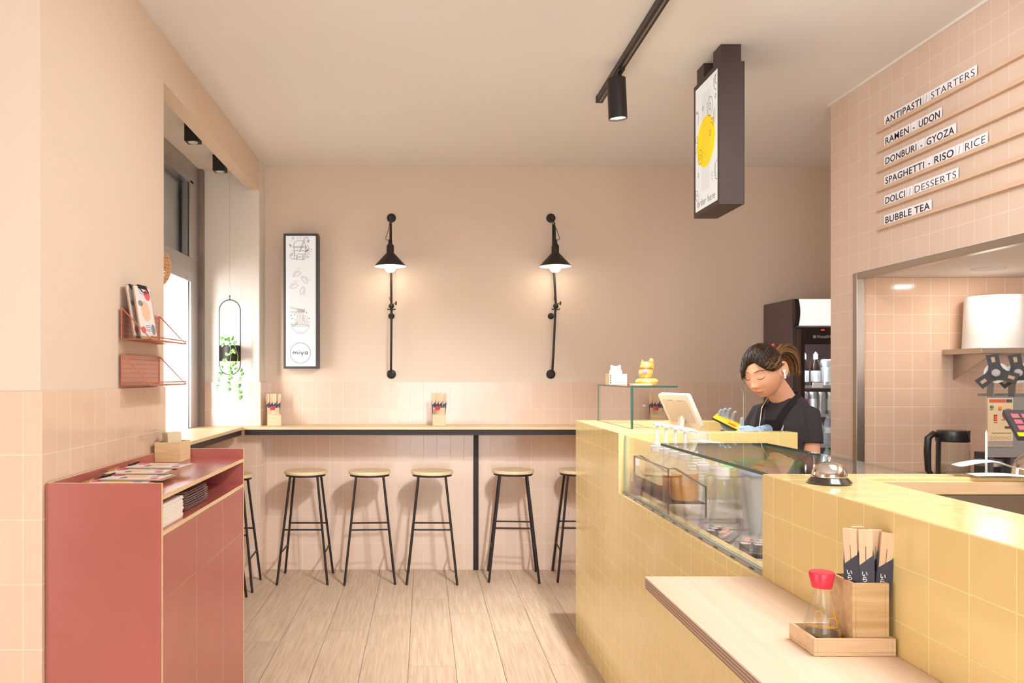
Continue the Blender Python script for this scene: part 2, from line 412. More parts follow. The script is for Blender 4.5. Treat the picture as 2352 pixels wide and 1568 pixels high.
MB().box(CX0 + .02, CX1 - .05, CY0 + .03, CY1 - .03, 0, .07).build('plinth', red, cab)
W3 = (CY1 - CY0 - 2 * T) / 3
for i in range(3):
    a, c = CY0 + T + i * W3 + .0012, CY0 + T + (i + 1) * W3 - .0012
    panel('drawer_front', CX1 - .012, CX1, a, c, .742, .939, 'x')
    panel('door', CX1 - .012, CX1, a, c, .052, .739, 'x')

# wooden box of loyalty cards on the cabinet
bx = thing('card_box', 'small open wooden box of cards at the far end of the red cabinet', 'box', (-1.10, 3.515, 1.0705))
def openbox(mb, x0, x1, y0, y1, z0, z1, t):
    mb.box(x0, x1, y0, y1, z0, z0 + t)
    mb.box(x0, x0 + t, y0, y1, z0 + t, z1).box(x1 - t, x1, y0, y1, z0 + t, z1)
    mb.box(x0 + t, x1 - t, y0, y0 + t, z0 + t, z1).box(x0 + t, x1 - t, y1 - t, y1, z0 + t, z1); return mb
openbox(MB(), -1.156, -1.045, 3.44, 3.59, 1.0705, 1.156, .006).build('body', M['oak'], bx, bevel=.0008)
cardm = mat('kraft_card', '#E3C9A4', .7)
rr = random.Random(5)
proto = None
for i in range(13):
    mb = MB().box(-.0008, .0008, -.031, .031, 0, .118)
    mb.xf(Matrix.Rotation(R(-50), 4, 'Z') @ Matrix.Rotation(-.10 - .008 * i, 4, 'Y') @ Matrix.Rotation(rr.uniform(-.02, .02), 4, 'X'))
    c = mb.build('loyalty_card', cardm, local=True)
    c.location = (-1.080 - .64 * .0042 * i, 3.487 + .77 * .0042 * i, 1.0785)
    c['label'] = 'kraft card standing tilted in the wooden box on the red cabinet'; c['category'] = 'card'; c['group'] = 'kraft cards in the wooden box'

# menus clipped on clipboards, lying fanned on the cabinet
paperm = mat('menu_paper', '#EDE4E2', .6)
kraft = wood('clipboard_ply', '#B98F6A', '#CDA47C', 'x', .55)
clipm = mat('dark_clip', '#2A2A33', .3, .8)
goldm = mat('gold_clip', '#D9A93A', .3, .7)
pk = mat('print_coral', '#E8636F', .6); pe = mat('print_peach', '#F2C7A2', .6); pg_ = mat('print_grey', '#8D9096', .6); pyel = mat('print_yellow', '#F0D79A', .6); plil = mat('print_lilac', '#DDC9CF', .6)
def disc(mb, cx, cy, rx, ry, z, n=20, a0=0, a1=2 * math.pi):
    pts = [(cx + rx * math.cos(a0 + (a1 - a0) * k / n), cy + ry * math.sin(a0 + (a1 - a0) * k / n)) for k in range(n)]
    return mb.prism(pts, z, z + .0003)
def make_clipboard(label, loc, rot, gold=False, wide=.155, tall=.225, group='menu clipboards lying on the red cabinet', name='menu_clipboard'):
    """local frame: board lies in XY, clip at -X end, facing +Z"""
    t = thing(name, label, 'clipboard', loc, group); t.rotation_euler = rot
    h, wd = tall / 2, wide / 2
    def bl_(mb): return mb
    MB().prism([(-h + .012, -wd), (h - .008, -wd), (h, -wd + .008), (h, wd - .008), (h - .008, wd), (-h + .012, wd), (-h, wd - .012), (-h, -wd + .012)], 0, .003).build('board', kraft, t, local=True)
    pp = MB()
    for k in range(3): pp.box(-h + .004 + .004 * k, h - .012 + .001 * k, -wd + .006, wd - .006 - .001 * k, .003 + .0008 * k, .0036 + .0008 * k)
    p = pp.build('menu_sheet', paperm, t, local=True)
    z = .0053
    disc(MB(), -h + .035, wd - .04, .022, .026, z).build('coral_print', pk, p, local=True)
    disc(MB(), -.005, .0, .042, .036, z).build('peach_print', pe if not gold else pyel, p, local=True)
    disc(MB(), -.035, -.035, .012, .02, z).build('grey_print', pg_, p, local=True)
    disc(MB(), h - .04, wd - .03, .022, .018, z).build('grey_print', pg_, p, local=True)
    disc(MB(), h - .035, -wd + .03, .014, .02, z).build('coral_print', pk, p, local=True)
    lt = MB()
    for k in range(4): lt.box(.052 + k * .007, .055 + k * .007, -.018, .018, z, z + .0003)
    lt.build('print_lines', pg_, p, local=True)
    c = MB(); cw = .021 if 'lying' in group else .034
    c.box(-h - .002, -h + .012, -cw, cw, .004, .009).tube([(-h + .008, -cw + .004, .008), (-h + .028, -cw + .006, .016), (-h + .03, 0, .017), (-h + .028, cw - .006, .016), (-h + .008, cw - .004, .008)], .0022, 6)
    c.box(-h - .003, -h + .001, -cw, cw, 0, .008)
    c.build('clip', goldm if gold else clipm, t, local=True, bevel=.0005)
    return t
Lb = ['menu clipboard at the near end of the red cabinet with dark clip', 'menu clipboard with gold clip second in the fan on the red cabinet',
      'menu clipboard in the middle of the fan on the red cabinet', 'menu clipboard with gold clip under the top one of the fan', 'menu clipboard at the far end of the fan nearest the wooden box']
for i, (y, x, a, gd) in enumerate([(2.60, -1.015, .0, False), (2.70, -1.03, .06, True), (2.80, -1.0, -.03, False), (2.92, -1.03, .05, True), (3.04, -1.0, -.06, False)]):
    make_clipboard(Lb[i], (x, y, 1.0712 + .0068 * i), (0, 0, a), gd)

# in the open compartment: a pile of napkins and a stack of trays
nk = thing('napkin_pile', 'thick pile of white paper sheets in the open shelf of the red cabinet', 'paper', (-.92, 2.63, .9575))
mb = MB()
for i in range(16):
    d = rr.uniform(-.002, .002); mb.box(-1.05 + d, -.829 + d, 2.507, 2.76 + d, .9575 + i * .0046, .9575 + i * .0046 + .0043)
mb.build('sheets', mat('napkin_white', '#EFE3D6', .8), nk)
traym = mat('brown_tray', '#AD928A', .6, var=.1, vscale=10)
def tray_mb(z):
    mb = MB(); rings = []
    def rr_(x0, x1, y0, y1, r, zz):
        out = []
        for cx, cy, a in ((x1 - r, y1 - r, 0), (x0 + r, y1 - r, 90), (x0 + r, y0 + r, 180), (x1 - r, y0 + r, 270)):
            for k in range(5): out.append((cx + r * math.cos(R(a + 22.5 * k)), cy + r * math.sin(R(a + 22.5 * k)), zz))
        return out
    for ins, zz in ((.012, 0), (0, .010), (.003, .0105), (.016, .003)): rings.append(rr_(-.10 + ins, .10 - ins, -.15 + ins, .15 - ins, .03, zz))
    return mb.rings(rings)
for i in range(8):
    t = tray_mb(0).build('serving_tray', traym, local=True)
    t.location = (-.94 + rr.uniform(-.003, .003), 2.99 + rr.uniform(-.004, .004), .9575 + i * .0085)
    tag(t, 'brown serving tray of the stack in the open shelf of the red cabinet', 'tray', 'stacked brown trays')

# wall shelves of bent wire and perforated sheet
cop = mat('copper_red_wire', '#C97A5A', .4, .3)
perf = bpy.data.materials.new('perforated_sheet'); perf.use_nodes = True
nt = perf.node_tree; b = nt.nodes['Principled BSDF']; b.inputs['Roughness'].default_value = .35; b.inputs['Metallic'].default_value = .35
uv = nt.nodes.new('ShaderNodeUVMap'); sx = nt.nodes.new('ShaderNodeSeparateXYZ'); nt.links.new(uv.outputs[0], sx.inputs[0])
def math_(op, a, bv=None):
    m = nt.nodes.new('ShaderNodeMath'); m.operation = op
    for i, v in enumerate((a, bv)):
        if v is None: continue
        if isinstance(v, (int, float)): m.inputs[i].default_value = v
        else: nt.links.new(v, m.inputs[i])
    return m.outputs[0]
fx = math_('SUBTRACT', math_('FRACT', math_('MULTIPLY', sx.outputs[0], 1 / .016)), .5); fy = math_('SUBTRACT', math_('FRACT', math_('MULTIPLY', sx.outputs[1], 1 / .0185)), .5)
d2 = math_('ADD', math_('MULTIPLY', fx, fx), math_('MULTIPLY', math_('MULTIPLY', fy, fy), 2))
hole = math_('LESS_THAN', d2, .03)
mx = nt.nodes.new('ShaderNodeMix'); mx.data_type = 'RGBA'; mx.inputs[6].default_value = lin('#CC8F7C'); mx.inputs[7].default_value = lin('#5E2F28'); nt.links.new(hole, mx.inputs[0])
nt.links.new(mx.outputs[2], b.inputs['Base Color'])
def wall_shelf(label, zb):
    y0, y1, xw, xf, zt = 3.106, 3.553, -1.1745, -1.055, zb + .122
    t = thing('wire_wall_shelf', label, 'shelf', (xw, (y0 + y1) / 2, zb), 'copper wire wall shelves')
    MB().box(xw, xw + .0016, y0, y1, zb, zt).build('back_sheet', perf, t)
    MB().box(xw + .003, xf, y0 + .004, y1 - .004, zb + .002, zb + .0036).build('shelf_sheet', perf, t)
    w_ = MB()
    w_.tube([(xw + .003, y0, zt), (xw + .003, y0, zb), (xf, y0, zb), (xw + .004, y0, zt)], .0028, 8)
    w_.tube([(xw + .003, y1, zt), (xw + .003, y1, zb), (xf, y1, zb), (xw + .004, y1, zt)], .0028, 8)
    w_.tube([(xf, y0, zb), (xf, y1, zb)], .0028, 8).tube([(xf, y0, zb + .012), (xf, y1, zb + .012)], .0028, 8).tube([(xf, y1, zb), (xf, y1, zb + .012)], .0028, 8)
    w_.tube([(xw + .003, y0, zb), (xw + .003, y1, zb)], .0028, 8)
    w_.build('wire_frame', cop, t)
    return t
wall_shelf('upper copper wire wall shelf, holding two clipboards, on the left wall', 1.583)
wall_shelf('lower empty copper wire wall shelf on the left wall', 1.405)
for i, (x, y, yw, lab) in enumerate([(-1.150, 3.195, 2, 'clipboard standing against the wall on the upper wall shelf, mostly covered'), (-1.117, 3.205, -7, 'clipboard standing in front on the upper wall shelf, showing its menu')]):
    c = make_clipboard(lab, (0, 0, 0), (0, 0, 0), wide=.145, tall=.215, group='clipboards standing on the upper wall shelf')
    # stands on the shelf, clip up, leaning back towards the wall
    up = (Matrix.Rotation(R(yw), 3, 'Z') @ Vector((-.165, 0, 1))).normalized(); nrm = Matrix.Rotation(R(yw), 3, 'Z') @ Vector((1, 0, .165)); nrm.normalize()
    ax = -up; ay = nrm.cross(ax)
    Mx = Matrix((ax, ay, nrm)).transposed()
    c.rotation_euler = Mx.to_euler(); c.location = Vector((x, y, 1.5872)) + up * .1085 + Vector((.018, 0, 0))

# ---------------------------------------------------------------- window bar and back bar
bar = thing('bar_counter', 'pale wood bar counter on a black iron frame round the window corner', 'counter', (0, 5.8, 0))
ct = MB().prism([(-1.172, 5.972), (-1.172, 5.76), (-1.575, 5.76), (-1.60, 5.70), (-1.60, 3.66), (-1.272, 3.66), (-1.272, 5.64), (2.35, 5.64), (2.35, 5.972)], 1.064, 1.084)
ct.build('bar_top', wood('bar_wood', '#DFBE92', '#EBD0A8', 'x', .4), bar, bevel=.0012)
ir = MB()
ir.box(-1.262, 2.35, 5.650, 5.654, 1.026, 1.064).box(-1.262, 2.35, 5.654, 5.69, 1.060, 1.064)
ir.box(-1.29, -1.286, 3.68, 5.654, 1.026, 1.064).box(-1.325, -1.29, 3.68, 5.654, 1.060, 1.064)
ir.build('iron_rail', M['iron'], bar)
for x in (.39, 2.0):
    l_ = MB().box(x - .0185, x + .0185, 5.955, 5.971, 0.002, 1.064).box(x - .0185, x + .0185, 5.655, 5.971, 1.03, 1.060)
    l_.build('leg', M['iron'], bar, bevel=.001)
for x, z in ((-1.17, 1.047), (.41, 1.047), (.39, .985), (.39, .62), (.392, .09), (1.5, 1.047)):
    y = 5.650 if z > 1 else 5.955
    MB().lathe([(0, -.004), (.006, -.003), (.007, 0)], (x, y, z), 12, axis='y').build('bolt', M['iron'], bar)

# ---------------------------------------------------------------- stools
def make_stool(label):
    t = thing('bar_stool', label, 'stool', (0, 0, 0), 'bar stools')
    MB().lathe([(0, .748), (.142, .748), (.150, .752), (.151, .764), (.147, .772), (.1, .7725), (0, .7725)], n=40).build('seat', M['seat'], t, local=True)
    MB().lathe([(.128, .736), (.140, .736), (.140, .748), (.128, .748), (.128, .736)], n=40).build('seat_ring', M['iron'], t, local=True)
    H = .738
    def foot(sx, sy, z): f = 1 - z / H; return (sx * (.095 + .080 * f), sy * (.095 + .072 * f), z)
    for sx in (-1, 1):
        for sy in (-1, 1):
            MB().cyl(foot(sx, sy, 0), foot(sx, sy, H), .0085, n=12).build('leg', M['iron'], t, local=True)
    for sy in (-1, 1): MB().cyl(foot(-1, sy, .375), foot(1, sy, .375), .006, n=10).build('stretcher', M['iron'], t, local=True)
    for sx in (-1, 1): MB().cyl(foot(sx, -1, .215), foot(sx, 1, .215), .006, n=10).build('stretcher', M['iron'], t, local=True)
    return t
s0 = make_stool('bar stool nearest the window corner at the back bar')
s0.location = (-.838, 5.695, 0)
dup(s0, (-.383, 5.695, 0), 'second bar stool from the corner at the back bar', R(4))
dup(s0, (.060, 5.695, 0), 'bar stool just left of the black bar leg', R(-1))
dup(s0, (.642, 5.75, 0), 'bar stool just right of the black bar leg', R(-4))
dup(s0, (1.12, 5.755, 0), 'bar stool half hidden behind the yellow counter', R(-3))
dup(s0, (-1.322, 5.495, 0), 'bar stool at the window bar, half hidden behind the red cabinet', R(2))
dup(s0, (-1.322, 5.05, 0), 'bar stool at the window bar of which only one leg shows beside the cabinet', R(3))

# ---------------------------------------------------------------- niche: ceiling spots, hanging plant, rattan pendant
lens = mat('lamp_lens', '#E9E4DC', .2, spec=.6)
for i, (x, y) in enumerate([(-1.35, 4.69), (-1.362, 5.36)]):
    t = thing('ceiling_spot', ['black cube spotlight on the niche ceiling nearer the camera', 'black cube spotlight on the niche ceiling nearer the far pier'][i], 'lamp', (x, y, 2.915), 'cube spotlights over the window bar')
    MB().box(x - .04, x + .04, y - .04, y + .04, 2.808, 2.9148).build('housing', M['black'], t, bevel=.001)
    MB().lathe([(0, 2.806), (.027, 2.806), (.030, 2.809), (0, 2.809)], (x, y, 0), 20).build('lens', lens, t)
px_, py_ = -1.368, 5.655
hp = thing('plant_hanger', 'hanging black wire oval with a black pot by the window', 'planter', (px_, py_, 1.44))
pts = []
for k in range(17): pts.append((px_ + .0745 * math.cos(math.pi * k / 16), py_, 1.905 + .0745 * math.sin(math.pi * k / 16)))
for k in range(17): pts.append((px_ - .0745 * math.cos(math.pi * k / 16), py_, 1.525 - .0745 * math.sin(math.pi * k / 16)))
MB().tube(pts, .0033, 8, closed=True).build('wire_oval', M['iron'], hp)
MB().lathe([(0, 1.548), (.069, 1.548), (.0705, 1.552), (.0715, 1.657), (.0695, 1.658), (.066, 1.640), (0, 1.640)], (px_, py_, 0), 36).build('pot', M['iron'], hp)
MB().cyl((px_, py_, 1.977), (px_, py_, 2.005), .003, n=8).ball((px_, py_, 2.008), .005, 10, 8).build('hook', M['iron'], hp)
MB().cyl((px_, py_, 2.008), (px_, py_, 2.914), .0009, n=6).build('cord', M['alu'], hp)
# trailing plant
leafm = bpy.data.materials.new('variegated_leaf'); leafm.use_nodes = True
nt = leafm.node_tree; b = nt.nodes['Principled BSDF']; b.inputs['Roughness'].default_value = .4
tc = nt.nodes.new('ShaderNodeTexCoord'); n = nt.nodes.new('ShaderNodeTexNoise'); n.inputs['Scale'].default_value = 70; nt.links.new(tc.outputs['Object'], n.inputs['Vector'])
cr = nt.nodes.new('ShaderNodeValToRGB'); cr.color_ramp.elements[0].position = .42; cr.color_ramp.elements[1].position = .68
cr.color_ramp.elements[0].color = lin('#3E8A4C'); cr.color_ramp.elements[1].color = lin('#CFE08A'); nt.links.new(n.outputs[0], cr.inputs[0]); nt.links.new(cr.outputs[0], b.inputs['Base Color'])
pl = thing('trailing_plant', 'trailing green and yellow variegated plant in the hanging pot', 'plant', (px_, py_, 1.64))
sm_ = mat('plant_stem', '#9DB56A', .5)
vines = [
 [(0, -.02, .0), (.02, -.075, .02), (.03, -.085, -.05), (.02, -.085, -.14), (.0, -.083, -.22), (-.025, -.08, -.30), (-.035, -.08, -.345)],
 [(.02, -.02, .0), (.05, -.07, .015), (.075, -.075, -.06), (.07, -.078, -.16), (.055, -.075, -.25), (.06, -.07, -.33), (.085, -.066, -.39)],
 [(-.02, .0, .0), (-.03, -.01, .05), (-.028, -.02, .075)], [(.01, .0, 0), (.02, -.02, .04), (.045, -.02, .065)], [(0, -.01, 0), (-.05, -.05, .02), (-.09, -.07, .0)]]
for v in vines[:2]:
    MB().tube([(px_ + a, py_ + b_, 1.645 + c) for a, b_, c in v], .0016, 6).build('vine', sm_, pl)
lf = [(-.035, .055, -20, .036), (-.015, .045, 20, .03), (.012, .05, -60, .04), (.035, .055, 40, .036), (.05, .03, 80, .036), (.02, .02, 160, .034), (-.03, .02, 200, .034),
      (.0, -.045, 120, .04), (-.02, -.09, 110, .044), (.03, -.03, 200, .04), (.045, -.02, 150, .034), (.055, -.03, 170, .036), (.04, -.12, 190, .038), (.06, -.11, 220, .034),
      (-.04, -.14, 130, .034), (.022, -.145, 180, .036), (-.05, -.185, 100, .036), (.028, -.175, 175, .038), (.02, -.215, 95, .04), (.1, -.165, -30, .034), (.11, -.185, 195, .034),
      (-.06, -.225, 120, .036), (-.065, -.275, 100, .04), (.012, -.25, 150, .036), (.02, -.29, 185, .034), (.09, -.225, 100, .038), (.088, -.265, 195, .036), (.095, -.31, 215, .036), (.098, -.345, 190, .036), (.06, -.15, 170, .03)]
lr = random.Random(4)
for (x, z, a, s_) in lf:
    prof = [(0, 0), (.30, .10), (.42, .30), (.36, .55), (.20, .80), (0, 1.0)]
    outl = [(u, v) for u, v in prof] + [(-u, v) for u, v in prof[-2:0:-1]]
    vs = [(u * s_, abs(u) * s_ * .35 - (v ** 2) * s_ * .2, v * s_) for u, v in outl]
    mid = [(0, -(v ** 2) * s_ * .2, v * s_) for v in (0, .1, .3, .55, .8, 1.0)]
    mb = MB(); n_ = len(vs); mb.v = vs + mid
    L6 = len(prof)
    for i in range(L6 - 1):
        mb.f.append((i, i + 1, n_ + i + 1, n_ + i)); mb.m.append(0)
        j0, j1 = (n_ - i) % n_, (n_ - i - 1) % n_
        mb.f.append((n_ + i, n_ + i + 1, j1, j0)); mb.m.append(0)
    mb.xf(Matrix.Translation((px_ + x, py_ - .088 + lr.uniform(-.01, .012), 1.645 + z)) @ Matrix.Rotation(R(a + lr.uniform(-8, 8)), 4, 'Y') @ Matrix.Rotation(R(lr.uniform(-25, 25)), 4, 'X') @ Matrix.Rotation(R(lr.uniform(-35, 35)), 4, 'Z') @ Matrix.Translation((0, 0, -.3 * s_)))
    mb.build('leaf', leafm, pl, mods=(lambda o: setattr(o.modifiers.new('thick', 'SOLIDIFY'), 'thickness', .0006),))
# rattan pendant
rp = thing('rattan_pendant', 'woven rattan pendant lampshade just showing behind the wall edge', 'lamp', (-1.402, 4.0, 2.915))
ratt = mat('rattan', '#D9A878', .6, var=.2, vscale=30)
rb = MB()
def rad(t): return .085 + .045 * math.sin(math.pi * min(1, .25 + t * .9)) - (.05 * max(0, t - .6) / .4)
for i in range(14):
    t = i / 13; z = 2.05 - .215 * t
    rb.tube([(-1.402 + rad(t) * math.cos(2 * math.pi * k / 28), 4.0 + rad(t) * math.sin(2 * math.pi * k / 28), z) for k in range(28)], .0055, 6, closed=True)
for k in range(28):
    a = 2 * math.pi * k / 28
    rb.tube([(-1.402 + (rad(i / 9) + .003) * math.cos(a), 4.0 + (rad(i / 9) + .003) * math.sin(a), 2.05 - .215 * i / 9) for i in range(10)], .004, 5)
rb.build('lamp_shade', ratt, rp)
MB().cyl((-1.402, 4.0, 2.05), (-1.402, 4.0, 2.9145), .003, n=8).lathe([(0, 2.05), (.088, 2.05), (.088, 2.053), (0, 2.053)], (-1.402, 4.0, 0), 24).build('cord', M['black'], rp)
# ================================================================ RIGHT SIDE: yellow counter and what stands on it
YW = M['yellow']
XF, XR = .8515, 1.065
co = thing('service_counter', 'long yellow tiled service counter with a lower display section in its middle', 'counter', (1.0, 2.5, 0))
b0 = .003
MB().prism([(XF, 3.497), (1.634, 3.497), (1.634, 3.60), (1.10, 3.60), (1.10, 4.37), (1.68, 4.37), (1.68, 4.483), (XF, 4.483)], 0, 1.195).build('register_block', YW, co, bevel=b0)
MB().box(XF, .93, 2.016, 3.497, 0, .930).build('display_plinth', YW, co)
MB().prism([(XF, -.6), (XR, -.6), (XR, 1.943), (2.30, 1.943), (2.30, 2.016), (XF, 2.016)], 0, 1.195).build('front_block', YW, co, bevel=b0)
MB().box(XR + .002, 2.30, 1.925, 1.942, 1.157, 1.186).build('wood_rail', wood('rail_wood', '#DDB78B', '#E8C79E', 'x', .5), co)
MB().box(XR + .002, 2.30, 1.930, 1.942, .93, 1.153).box(XR + .002, 1.9, .2, 1.930, .90, .93).build('steel_back', M['steel'], co)
MB().box(1.102, 1.40, 3.602, 4.368, .91, .95).build('register_top', M['oak'], co)
MB().box(.932, 1.55, 2.018, 2.955, 0, .890).box(.932, 1.55, 2.955, 3.495, 0, .915).build('display_deck', mat('deck_steel', '#CFC6C6', .35, .25), co)

# glass display case let into the counter
def pane(name, par, x0, x1, y0, y1, z0, z1, edge='gedge_light'):
    mb = MB().box(x0, x1, y0, y1, z0, z1)
    o = mb.build(name, [M['glass'], M[edge]], par)
    d = (x1 - x0, y1 - y0, z1 - z0); k = d.index(min(d))
    for p in o.data.polygons:
        if abs(p.normal[k]) < .5: p.material_index = 1
    return o
dc = thing('display_case', 'glass display case with sushi set into the yellow counter', 'display case', (1.05, 2.7, .93))
pane('front_pane', dc, .876, .883, 2.02, 3.49, .938, 1.184)
pane('top_pane', dc, .874, 1.265, 2.02, 2.955, 1.185, 1.194, 'gedge')
pane('cross_pane', dc, .884, 1.262, 2.949, 2.955, .917, 1.184)
pane('rear_pane', dc, 1.257, 1.263, 2.03, 2.948, .892, 1.184)
MB().box(.866, .890, 2.02, 3.495, .9305, .9375).build('base_rail', M['alu'], dc)
mb = MB()
for k in range(11): mb.box(.8655, .868, 2.1 + k * .13, 2.13 + k * .13, .932, .936)
mb.build('rail_slot', M['black'], dc)

# things in the case -------------------------------------------------
clearp = glass('clear_plastic', (.97, .98, .98, 1), .06, 1.0, 1.4, .05)
frost = glass('frosted_plastic', (.93, .95, .94, 1), .25, .9, 1.4, .30, (.86, .88, .86, 1))
whitep = M['white']
def pump_bottle(label, x, y, z, h, liquid, lh, r=.052, group='syrup pump bottles in the display case'):
    t = thing('pump_bottle', label, 'bottle', (x, y, z), group)
    hb = h * .56
    MB().lathe([(0, .002), (r * .95, .002), (r, .008), (r, hb * .75), (r * .92, hb * .85), (r * .45, hb * .99), (r * .38, hb * 1.0), (r * .38, hb * 1.04), (0, hb * 1.04)], (x, y, z), 12).build('bottle_body', clearp, t, ang=25)
    if liquid: MB().lathe([(0, .005), (r * .92, .005), (r * .95, .012), (r * .95, lh), (0, lh)], (x, y, z), 12).build('syrup', liquid, t, ang=25)
    p = MB().lathe([(0, hb * 1.0), (r * .5, hb * 1.0), (r * .5, hb * 1.13), (r * .42, hb * 1.15), (r * .42, hb * 1.2), (r * .12, hb * 1.21), (r * .12, h * .95), (0, h * .95)], (x, y, z), 20)
    p.lathe([(0, h * .94), (.017, h * .945), (.018, h * .975), (.010, h), (0, h)], (x, y, z), 16)
    p.tube([(x, y, z + h * .965), (x + .03, y - .006, z + h * .96), (x + .045, y - .009, z + h * .935)], [.008, .006, .005], 8)
    p.build('pump', whitep, t)
    return t
def syr(n, c): return mat(n, c, .15, spec=.5, sss=.0)
amber, orange, darkred = syr('amber_syrup', '#E8A235'), syr('orange_syrup', '#D98445'), syr('dark_red_syrup', '#7D3B36')
pump_bottle('pump bottle of amber syrup standing nearest in the rack of the display case', .985, 3.02, .972, .276, amber, .105)
pump_bottle('pump bottle of orange syrup second in the rack of the display case', .985, 3.135, .972, .276, orange, .085)
pump_bottle('clear pump bottle third in the rack of the display case', .985, 3.255, .972, .276, orange, .03)
pump_bottle('clear pump bottle farthest in the rack of the display case', .985, 3.38, .972, .276, None, 0)
pump_bottle('short pump bottle behind the amber syrup bottle in the display case', 1.115, 3.05, .917, .275, None, 0, .05)
pump_bottle('short pump bottle behind the orange syrup bottle in the display case', 1.11, 3.18, .917, .272, None, 0, .05)
t = thing('syrup_bottle', 'small bottle of dark red syrup in the far corner of the display case', 'bottle', (.918, 3.455, .917))
MB().lathe([(0, .002), (.026, .002), (.027, .008), (.027, .10), (.012, .13), (.012, .145), (0, .145)], (.918, 3.455, .917), 20).build('bottle_body', clearp, t)
MB().lathe([(0, .004), (.0245, .004), (.0245, .07), (0, .07)], (.918, 3.455, .917), 20).build('syrup', darkred, t)
MB().lathe([(0, .14), (.015, .14), (.015, .165), (0, .165)], (.918, 3.455, .917), 20).build('cap', whitep, t)
t = thing('clear_bottle', 'clear empty bottle with a white screw cap behind the cross pane', 'bottle', (1.075, 2.885, .892))
MB().lathe([(0, .002), (.042, .002), (.044, .008), (.044, .13), (.036, .16), (.02, .18), (.02, .19), (0, .19)], (1.075, 2.885, .892), 24).build('bottle_body', clearp, t)
MB().lathe([(0, .18), (.026, .18), (.027, .215), (.024, .22), (0, .22)], (1.075, 2.885, .892), 24).build('cap', whitep, t)
# wire rack
rk = thing('bottle_rack', 'black wire rack holding the syrup bottles in the display case', 'rack', (1.0, 3.2, .916))
wm = mat('dark_wire', '#5B5150', .4, .5)
r_ = MB()
for y in (2.965, 3.44):
    r_.tube([(.905, y, .9165), (.905, y, 1.098), (.93, y, 1.10), (1.045, y, 1.03), (1.045, y, .9165)], .0035, 8)
for z in (1.098, 1.018, .967): r_.tube([(.905, 2.965, z), (.905, 3.44, z)], .003, 8)
r_.tube([(1.045, 2.965, .967), (1.045, 3.44, .967)], .003, 8)
r_.build('rack_frame', wm, rk)
g_ = MB()
for k in range(26): g_.cyl((.905, 2.985 + k * .0175, .967), (.905, 2.985 + k * .0175, 1.018), .0016, n=6)
g_.build('guard', wm, rk)
s_ = MB()
for k in range(28): s_.box(.907, 1.043, 2.972 + k * .0168, 2.975 + k * .0168, .966, .9695)
s_.build('rack_floor', wm, rk)
# cups
cp = thing('cup_stack', 'stack of clear plastic cups behind the pump bottles', 'cups', (1.15, 3.36, .916))
mb = MB()
prof = [(0, 0), (.030, 0)]
for k in range(16): prof += [(.034 + .0006 * k, .09 + k * .013), (.043, .094 + k * .013), (.043, .099 + k * .013)]
prof.append((0, .099 + 15 * .013))
mb.lathe(prof, (1.15, 3.36, .916), 24); mb.build('cups', frost, cp)
# containers
def container(label, x, y, z, w, d, h, lidm, tilt=0):
    t = thing('food_container', label, 'container', (x, y, z), 'lidded food containers in the display case')
    mb = MB()
    def rc(s, zz, r=.02): return [(x + sx * (w / 2 * s - r) + r * math.cos(a) , y + sy * (d / 2 * s - r) + r * math.sin(a), z + zz) for sx, sy, a0 in ((1, 1, 0), (-1, 1, 90), (-1, -1, 180), (1, -1, 270)) for a in (R(a0), R(a0 + 30), R(a0 + 60), R(a0 + 90))]
    mb.rings([rc(.82, .001), rc(1, h), rc(.98, h), rc(.80, .004)]); mb.build('box', frost, t)
    l = MB().rings([rc(1.06, h), rc(1.08, h + .004), rc(1.08, h + .010), rc(1.0, h + .014)]); l.build('lid', lidm, t, bevel=.001)
    return t
greenl = mat('green_lid', '#7FD06E', .4); greyl = mat('grey_lid', '#8FA0B4', .4)
container('frosted food container with a blue grey lid in the display case', 1.185, 2.80, .892, .125, .12, .20, greyl)
container('frosted food container with a green lid at the back of the display case', 1.33, 3.10, .917, .20, .16, .185, greenl)
cb = thing('chopping_mat', 'flexible green mat lying across containers at the back of the display case', 'mat', (1.30, 3.30, 1.0))
gm = MB(); rows = []
for i in range(9):
    u = i / 8; rows.append([(1.20 + .26 * u, 3.22 + .16 * v / 5, 1.05 + .05 * math.sin(u * 2.6) + .004 * math.sin(v)) for v in range(6)])
vs = [p for r in rows for p in r]; fs = [(i * 6 + j, (i + 1) * 6 + j, (i + 1) * 6 + j + 1, i * 6 + j + 1) for i in range(8) for j in range(5)]
gm.add(vs, fs).build('sheet', greenl, cb, mods=(lambda o: setattr(o.modifiers.new('thick', 'SOLIDIFY'), 'thickness', .003),))
MB().box(1.26, 1.42, 3.225, 3.375, .9155, 1.044).build('block', frost, cb)
